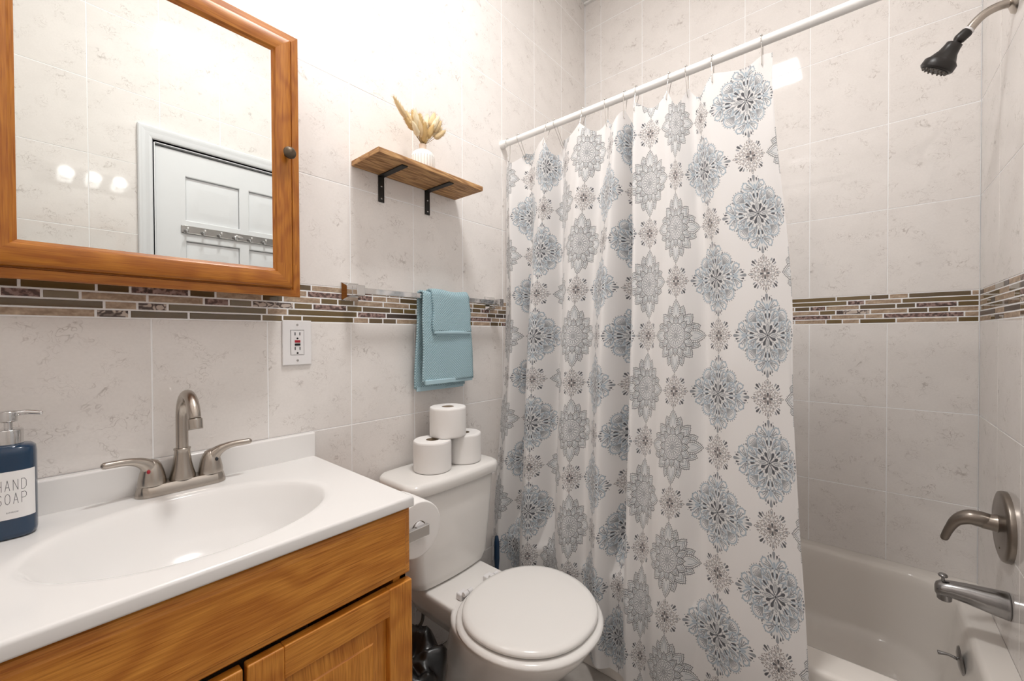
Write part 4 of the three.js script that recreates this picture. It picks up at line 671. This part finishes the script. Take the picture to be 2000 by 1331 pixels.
// ---------------------------------------------------------------- shelf with vase
{
  const s = thing('wall_shelf', 'rustic wooden shelf board on two black steel brackets', 'shelf');
  const z0 = 0.97, z1 = 1.387, yb = 1.660, yt = 1.6765, dp = 0.15, b = [];
  for (const [a, e, o] of [[0.001, 0.051, 0.1], [0.0515, 0.1, 0.45], [0.1005, dp, 0.75]]) { // three boards, edges slightly uneven
    const g = rbox(e - a, yt - yb, z1 - z0, 0.0025, (a + e) / 2, (yt + yb) / 2, (z0 + z1) / 2, 2), p = g.attributes.position;
    if (e === dp) for (let i = 0; i < p.count; i++) if (p.getX(i) > dp - 0.01) { p.setX(i, p.getX(i) + 0.003 * noise(p.getZ(i) * 14, p.getY(i) * 30, 2)); }
    mesh('board', grainUV(g, 'z', 1.3, 2.2, o, o), M.rustic, s);
  }
  for (const z of [1.286, 1.102]) {
    const br = part('bracket', s);
    mesh('wall_leg', rbox(0.0035, 0.084, 0.021, 0.0012, 0.0022, yb - 0.0425, z), M.blackMetal, br);
    mesh('shelf_leg', rbox(0.132, 0.0035, 0.021, 0.0012, 0.066, yb - 0.0022, z), M.blackMetal, br);
    for (const dy of [0.034, 0.073]) mesh('screw', lathe([[0, 0.0015], [0.0028, 0.001], [0.0034, 0]], 12).rotateZ(-Math.PI / 2).translate(0.0042, yb - dy, z), M.satin, br);
  }
  const v = thing('bud_vase', 'small white ribbed vase with sandy neck on wooden shelf', 'vase');
  const vx = 0.076, vz = 1.177, N = 96, body = [[0.026, 0], [0.032, 0.002], [0.0375, 0.012], [0.0392, 0.03], [0.0392, 0.048], [0.0375, 0.060], [0.031, 0.070], [0.02, 0.077], [0.0125, 0.0805]];
  const rings = body.map(([r, y], i) => Array.from({ length: N }, (_, k) => { const a = k / N * Math.PI * 2, rib = i > 1 && i < 6 ? 0.0012 * Math.pow(Math.abs(Math.sin(a * 12)), 0.6) - 0.0012 : 0; return [vx + Math.cos(a) * (r + rib), yt + 0.0004 + y, vz + Math.sin(a) * (r + rib)]; }));
  mesh('body', loft(rings, { capA: true }), M.vase, v);
  for (let k = 0; k < 24; k++) { const a = k / 24 * Math.PI * 2; mesh('groove_line', rbox(0.0012, 0.036, 0.0011, 0.0004, 0, 0, 0, 1).rotateY(-a).translate(vx + Math.cos(a) * 0.0379, yt + 0.038, vz + Math.sin(a) * 0.0379), M.vaseLine, v); }
  mesh('neck', lathe([[0.0128, 0.079], [0.0118, 0.082], [0.0115, 0.092], [0.0128, 0.097], [0.0118, 0.098], [0.0095, 0.096], [0.0095, 0.082]], 28).translate(vx, yt + 0.0004, vz), M.vaseNeck, v);
  // dried bunny-tail grass: [dx, dy, dz of the tip from the neck, plume length, radius, tone]
  const tips = [[0.01, 0.105, 0.118, 0.060, 0.0075, 0], [0.005, 0.068, 0.078, 0.045, 0.0075, 1], [0.02, 0.05, 0.055, 0.04, 0.008, 2], [-0.01, 0.105, 0.035, 0.055, 0.008, 1], [0.02, 0.085, 0.028, 0.055, 0.009, 1], [0.012, 0.075, 0.008, 0.06, 0.0095, 0], [0.03, 0.06, 0.012, 0.05, 0.009, 1], [0.01, 0.055, -0.01, 0.045, 0.009, 1], [-0.012, 0.115, -0.030, 0.05, 0.0085, 2], [0.008, 0.120, -0.045, 0.045, 0.009, 0], [-0.004, 0.112, -0.060, 0.05, 0.009, 1], [0.014, 0.100, -0.068, 0.045, 0.0085, 0], [0.0, 0.088, -0.082, 0.05, 0.0095, 2], [0.012, 0.076, -0.088, 0.05, 0.0085, 0]];
  tips.push([0.018, 0.092, 0.045, 0.05, 0.009, 2], [-0.006, 0.09, 0.06, 0.05, 0.008, 0], [0.022, 0.07, -0.028, 0.045, 0.009, 1], [0.02, 0.108, -0.052, 0.05, 0.009, 2], [0.024, 0.062, 0.03, 0.045, 0.0085, 0], [0.0, 0.1, 0.008, 0.055, 0.009, 0]);
  tips.forEach(([dx, dy, dz, pl, pr, tone], i) => {
    pl *= 1.15; pr *= 1.12;
    const o = thing('dried_grass_stem', 'dried beige bunny tail grass stem standing in the ribbed vase', 'dried grass', 'dried grass in the vase');
    const base = V3(vx + dx * 0.1, yt + 0.04, vz + dz * 0.04), neck = V3(vx + dx * 0.12, yt + 0.098, vz + Math.max(-0.006, Math.min(0.006, dz * 0.12))), tip = V3(vx + dx, yt + 0.098 + dy, vz + dz), dirn = tip.clone().sub(neck).normalize(), foot = tip.clone().addScaledVector(dirn, -pl);
    mesh('stem', sweep([base.toArray(), neck.toArray(), neck.clone().lerp(foot, 0.5).toArray(), foot.clone().addScaledVector(dirn, 0.004).toArray()], [0.0008, 0.0008], { seg: 12, sides: 6 }), M.stem, o);
    const q = new THREE.Quaternion().setFromUnitVectors(V3(0, 1, 0), dirn);
    const rg = []; const NN = 20; [[0.25, 0], [0.75, 0.08], [1, 0.25], [0.98, 0.45], [0.82, 0.68], [0.5, 0.88], [0.15, 1]].forEach(([r, y]) => rg.push(Array.from({ length: NN }, (_, k) => { const a = k / NN * Math.PI * 2, w = 1 + 0.22 * noise(Math.cos(a) * 3 + i, Math.sin(a) * 3, y * 9); return [Math.cos(a) * pr * r * w, y * pl, Math.sin(a) * pr * r * w]; })));
    const hairs = [loft(rg, { capA: true, capB: true })];
    for (let k = 0; k < 90; k++) { const y = 0.1 + rnd() * 0.88, a = rnd() * 6.283, r = pr * (1 - Math.pow(Math.abs(y - 0.3) / 0.75, 2.2)) * 0.92, h = new THREE.ConeGeometry(0.00045, 0.011, 3).translate(0, 0.005, 0); h.rotateZ(-0.55).rotateY(a).translate(Math.cos(a) * r, y * pl, -Math.sin(a) * r); hairs.push(h); }
    mesh('plume', merge(hairs).applyQuaternion(q).translate(foot.x, foot.y, foot.z), M.grass[tone], o);
  });
}

// ---------------------------------------------------------------- towel bar and towels
{
  const b = thing('towel_bar', 'square chrome towel bar over the mosaic band', 'towel bar'), y = 1.278, bx = 0.056;
  for (const z of [1.397, 0.785]) {
    const p = part('post', b);
    const Q = (x, h) => [[x, y - h, z - h], [x, y - h, z + h], [x, y + h, z + h], [x, y + h, z - h]];
    mesh('post_base', toCreasedNormals(loft([Q(0.0002, 0.027), Q(0.006, 0.027), Q(0.009, 0.0245), Q(0.020, 0.017), Q(0.044, 0.0145)], { capB: true }), 0.3), M.chrome, p);
    mesh('post_head', rbox(0.030, 0.030, 0.026, 0.002, 0.056, y, z), M.chrome, p);
  }
  mesh('bar', rbox(0.017, 0.017, 1.397 - 0.785 - 0.02, 0.0015, bx, y, (1.397 + 0.785) / 2), M.chrome, b);

  function drape(z0, z1, yf, yb, off, th, wob, ph) {        // path down the back, over the bar, down the front
    const r = 0.0125 + off, P = [], tot = [];
    const push = (x, yy) => P.push([x, yy]);
    for (let k = 0; k <= 14; k++) push(bx - r - (1 - k / 14) * wob * 0.5, yb + (y - yb) * k / 14);
    for (let k = 1; k < 12; k++) { const a = Math.PI - k / 12 * Math.PI; push(bx + Math.cos(a) * r, y + Math.sin(a) * r); }
    for (let k = 0; k <= 18; k++) push(bx + r + k / 18 * wob, y - (y - yf) * k / 18);
    let L0 = 0; P.forEach((p, i) => { if (i) L0 += Math.hypot(p[0] - P[i - 1][0], p[1] - P[i - 1][1]); tot.push(L0); });
    const n = P.length - 1;
    return sheet((u, v) => { const k = v * n, i = Math.min(n - 1, Math.floor(k)), f = k - i, z = z0 + (z1 - z0) * u; const hang = Math.max(0, (y - (P[i][1])) / 0.3); return [P[i][0] + (P[i + 1][0] - P[i][0]) * f + (i > 20 ? 0.004 : 0.001) * hang * (Math.sin(u * 5 + ph) + 0.4 * Math.sin(u * 11)), P[i][1] + (P[i + 1][1] - P[i][1]) * f + 0.003 * Math.sin(u * 7 + ph), z + hang * 0.008 * (u - 0.5) * 2 + 0.002 * Math.sin(v * 20 + ph)]; }, 28, n * 2, th, (u, v) => { const k = v * n, i = Math.min(n - 1, Math.floor(k)); return [u * (z1 - z0) / 0.036, (tot[i] + (tot[i + 1] - tot[i]) * (k - i)) / 0.036]; });
  }
  const t = thing('hand_towel', 'light blue textured hand towel hanging over the chrome bar', 'towel');
  mesh('cloth', drape(0.968, 1.176, 0.988, 0.962, 0.002, 0.007, 0.012, 0.4), M.towel, t);
  mesh('hem', merge([rbox(0.0085, 0.016, 0.214, 0.003, bx + 0.0145 + 0.0125, 0.989, 1.072), rbox(0.0085, 0.016, 0.212, 0.003, bx - 0.0145 - 0.0065, 0.963, 1.072)]), M.hem, t);
  const wc = thing('washcloth', 'light blue washcloth folded over the hand towel', 'towel');
  mesh('cloth', drape(0.976, 1.142, 1.158, 1.15, 0.0105, 0.008, 0.006, 2.2), M.towel, wc);
  mesh('hem', merge([rbox(0.009, 0.011, 0.168, 0.003, bx + 0.023 + 0.0065, 1.1565, 1.059), rbox(0.005, 0.010, 0.15, 0.002, bx + 0.023 + 0.0005, 1.150, 1.054)]), M.hem, wc);
}

scene.traverse((o) => { if (o.isMesh) { o.castShadow = true; o.receiveShadow = true; } });
renderer.render(scene, camera);
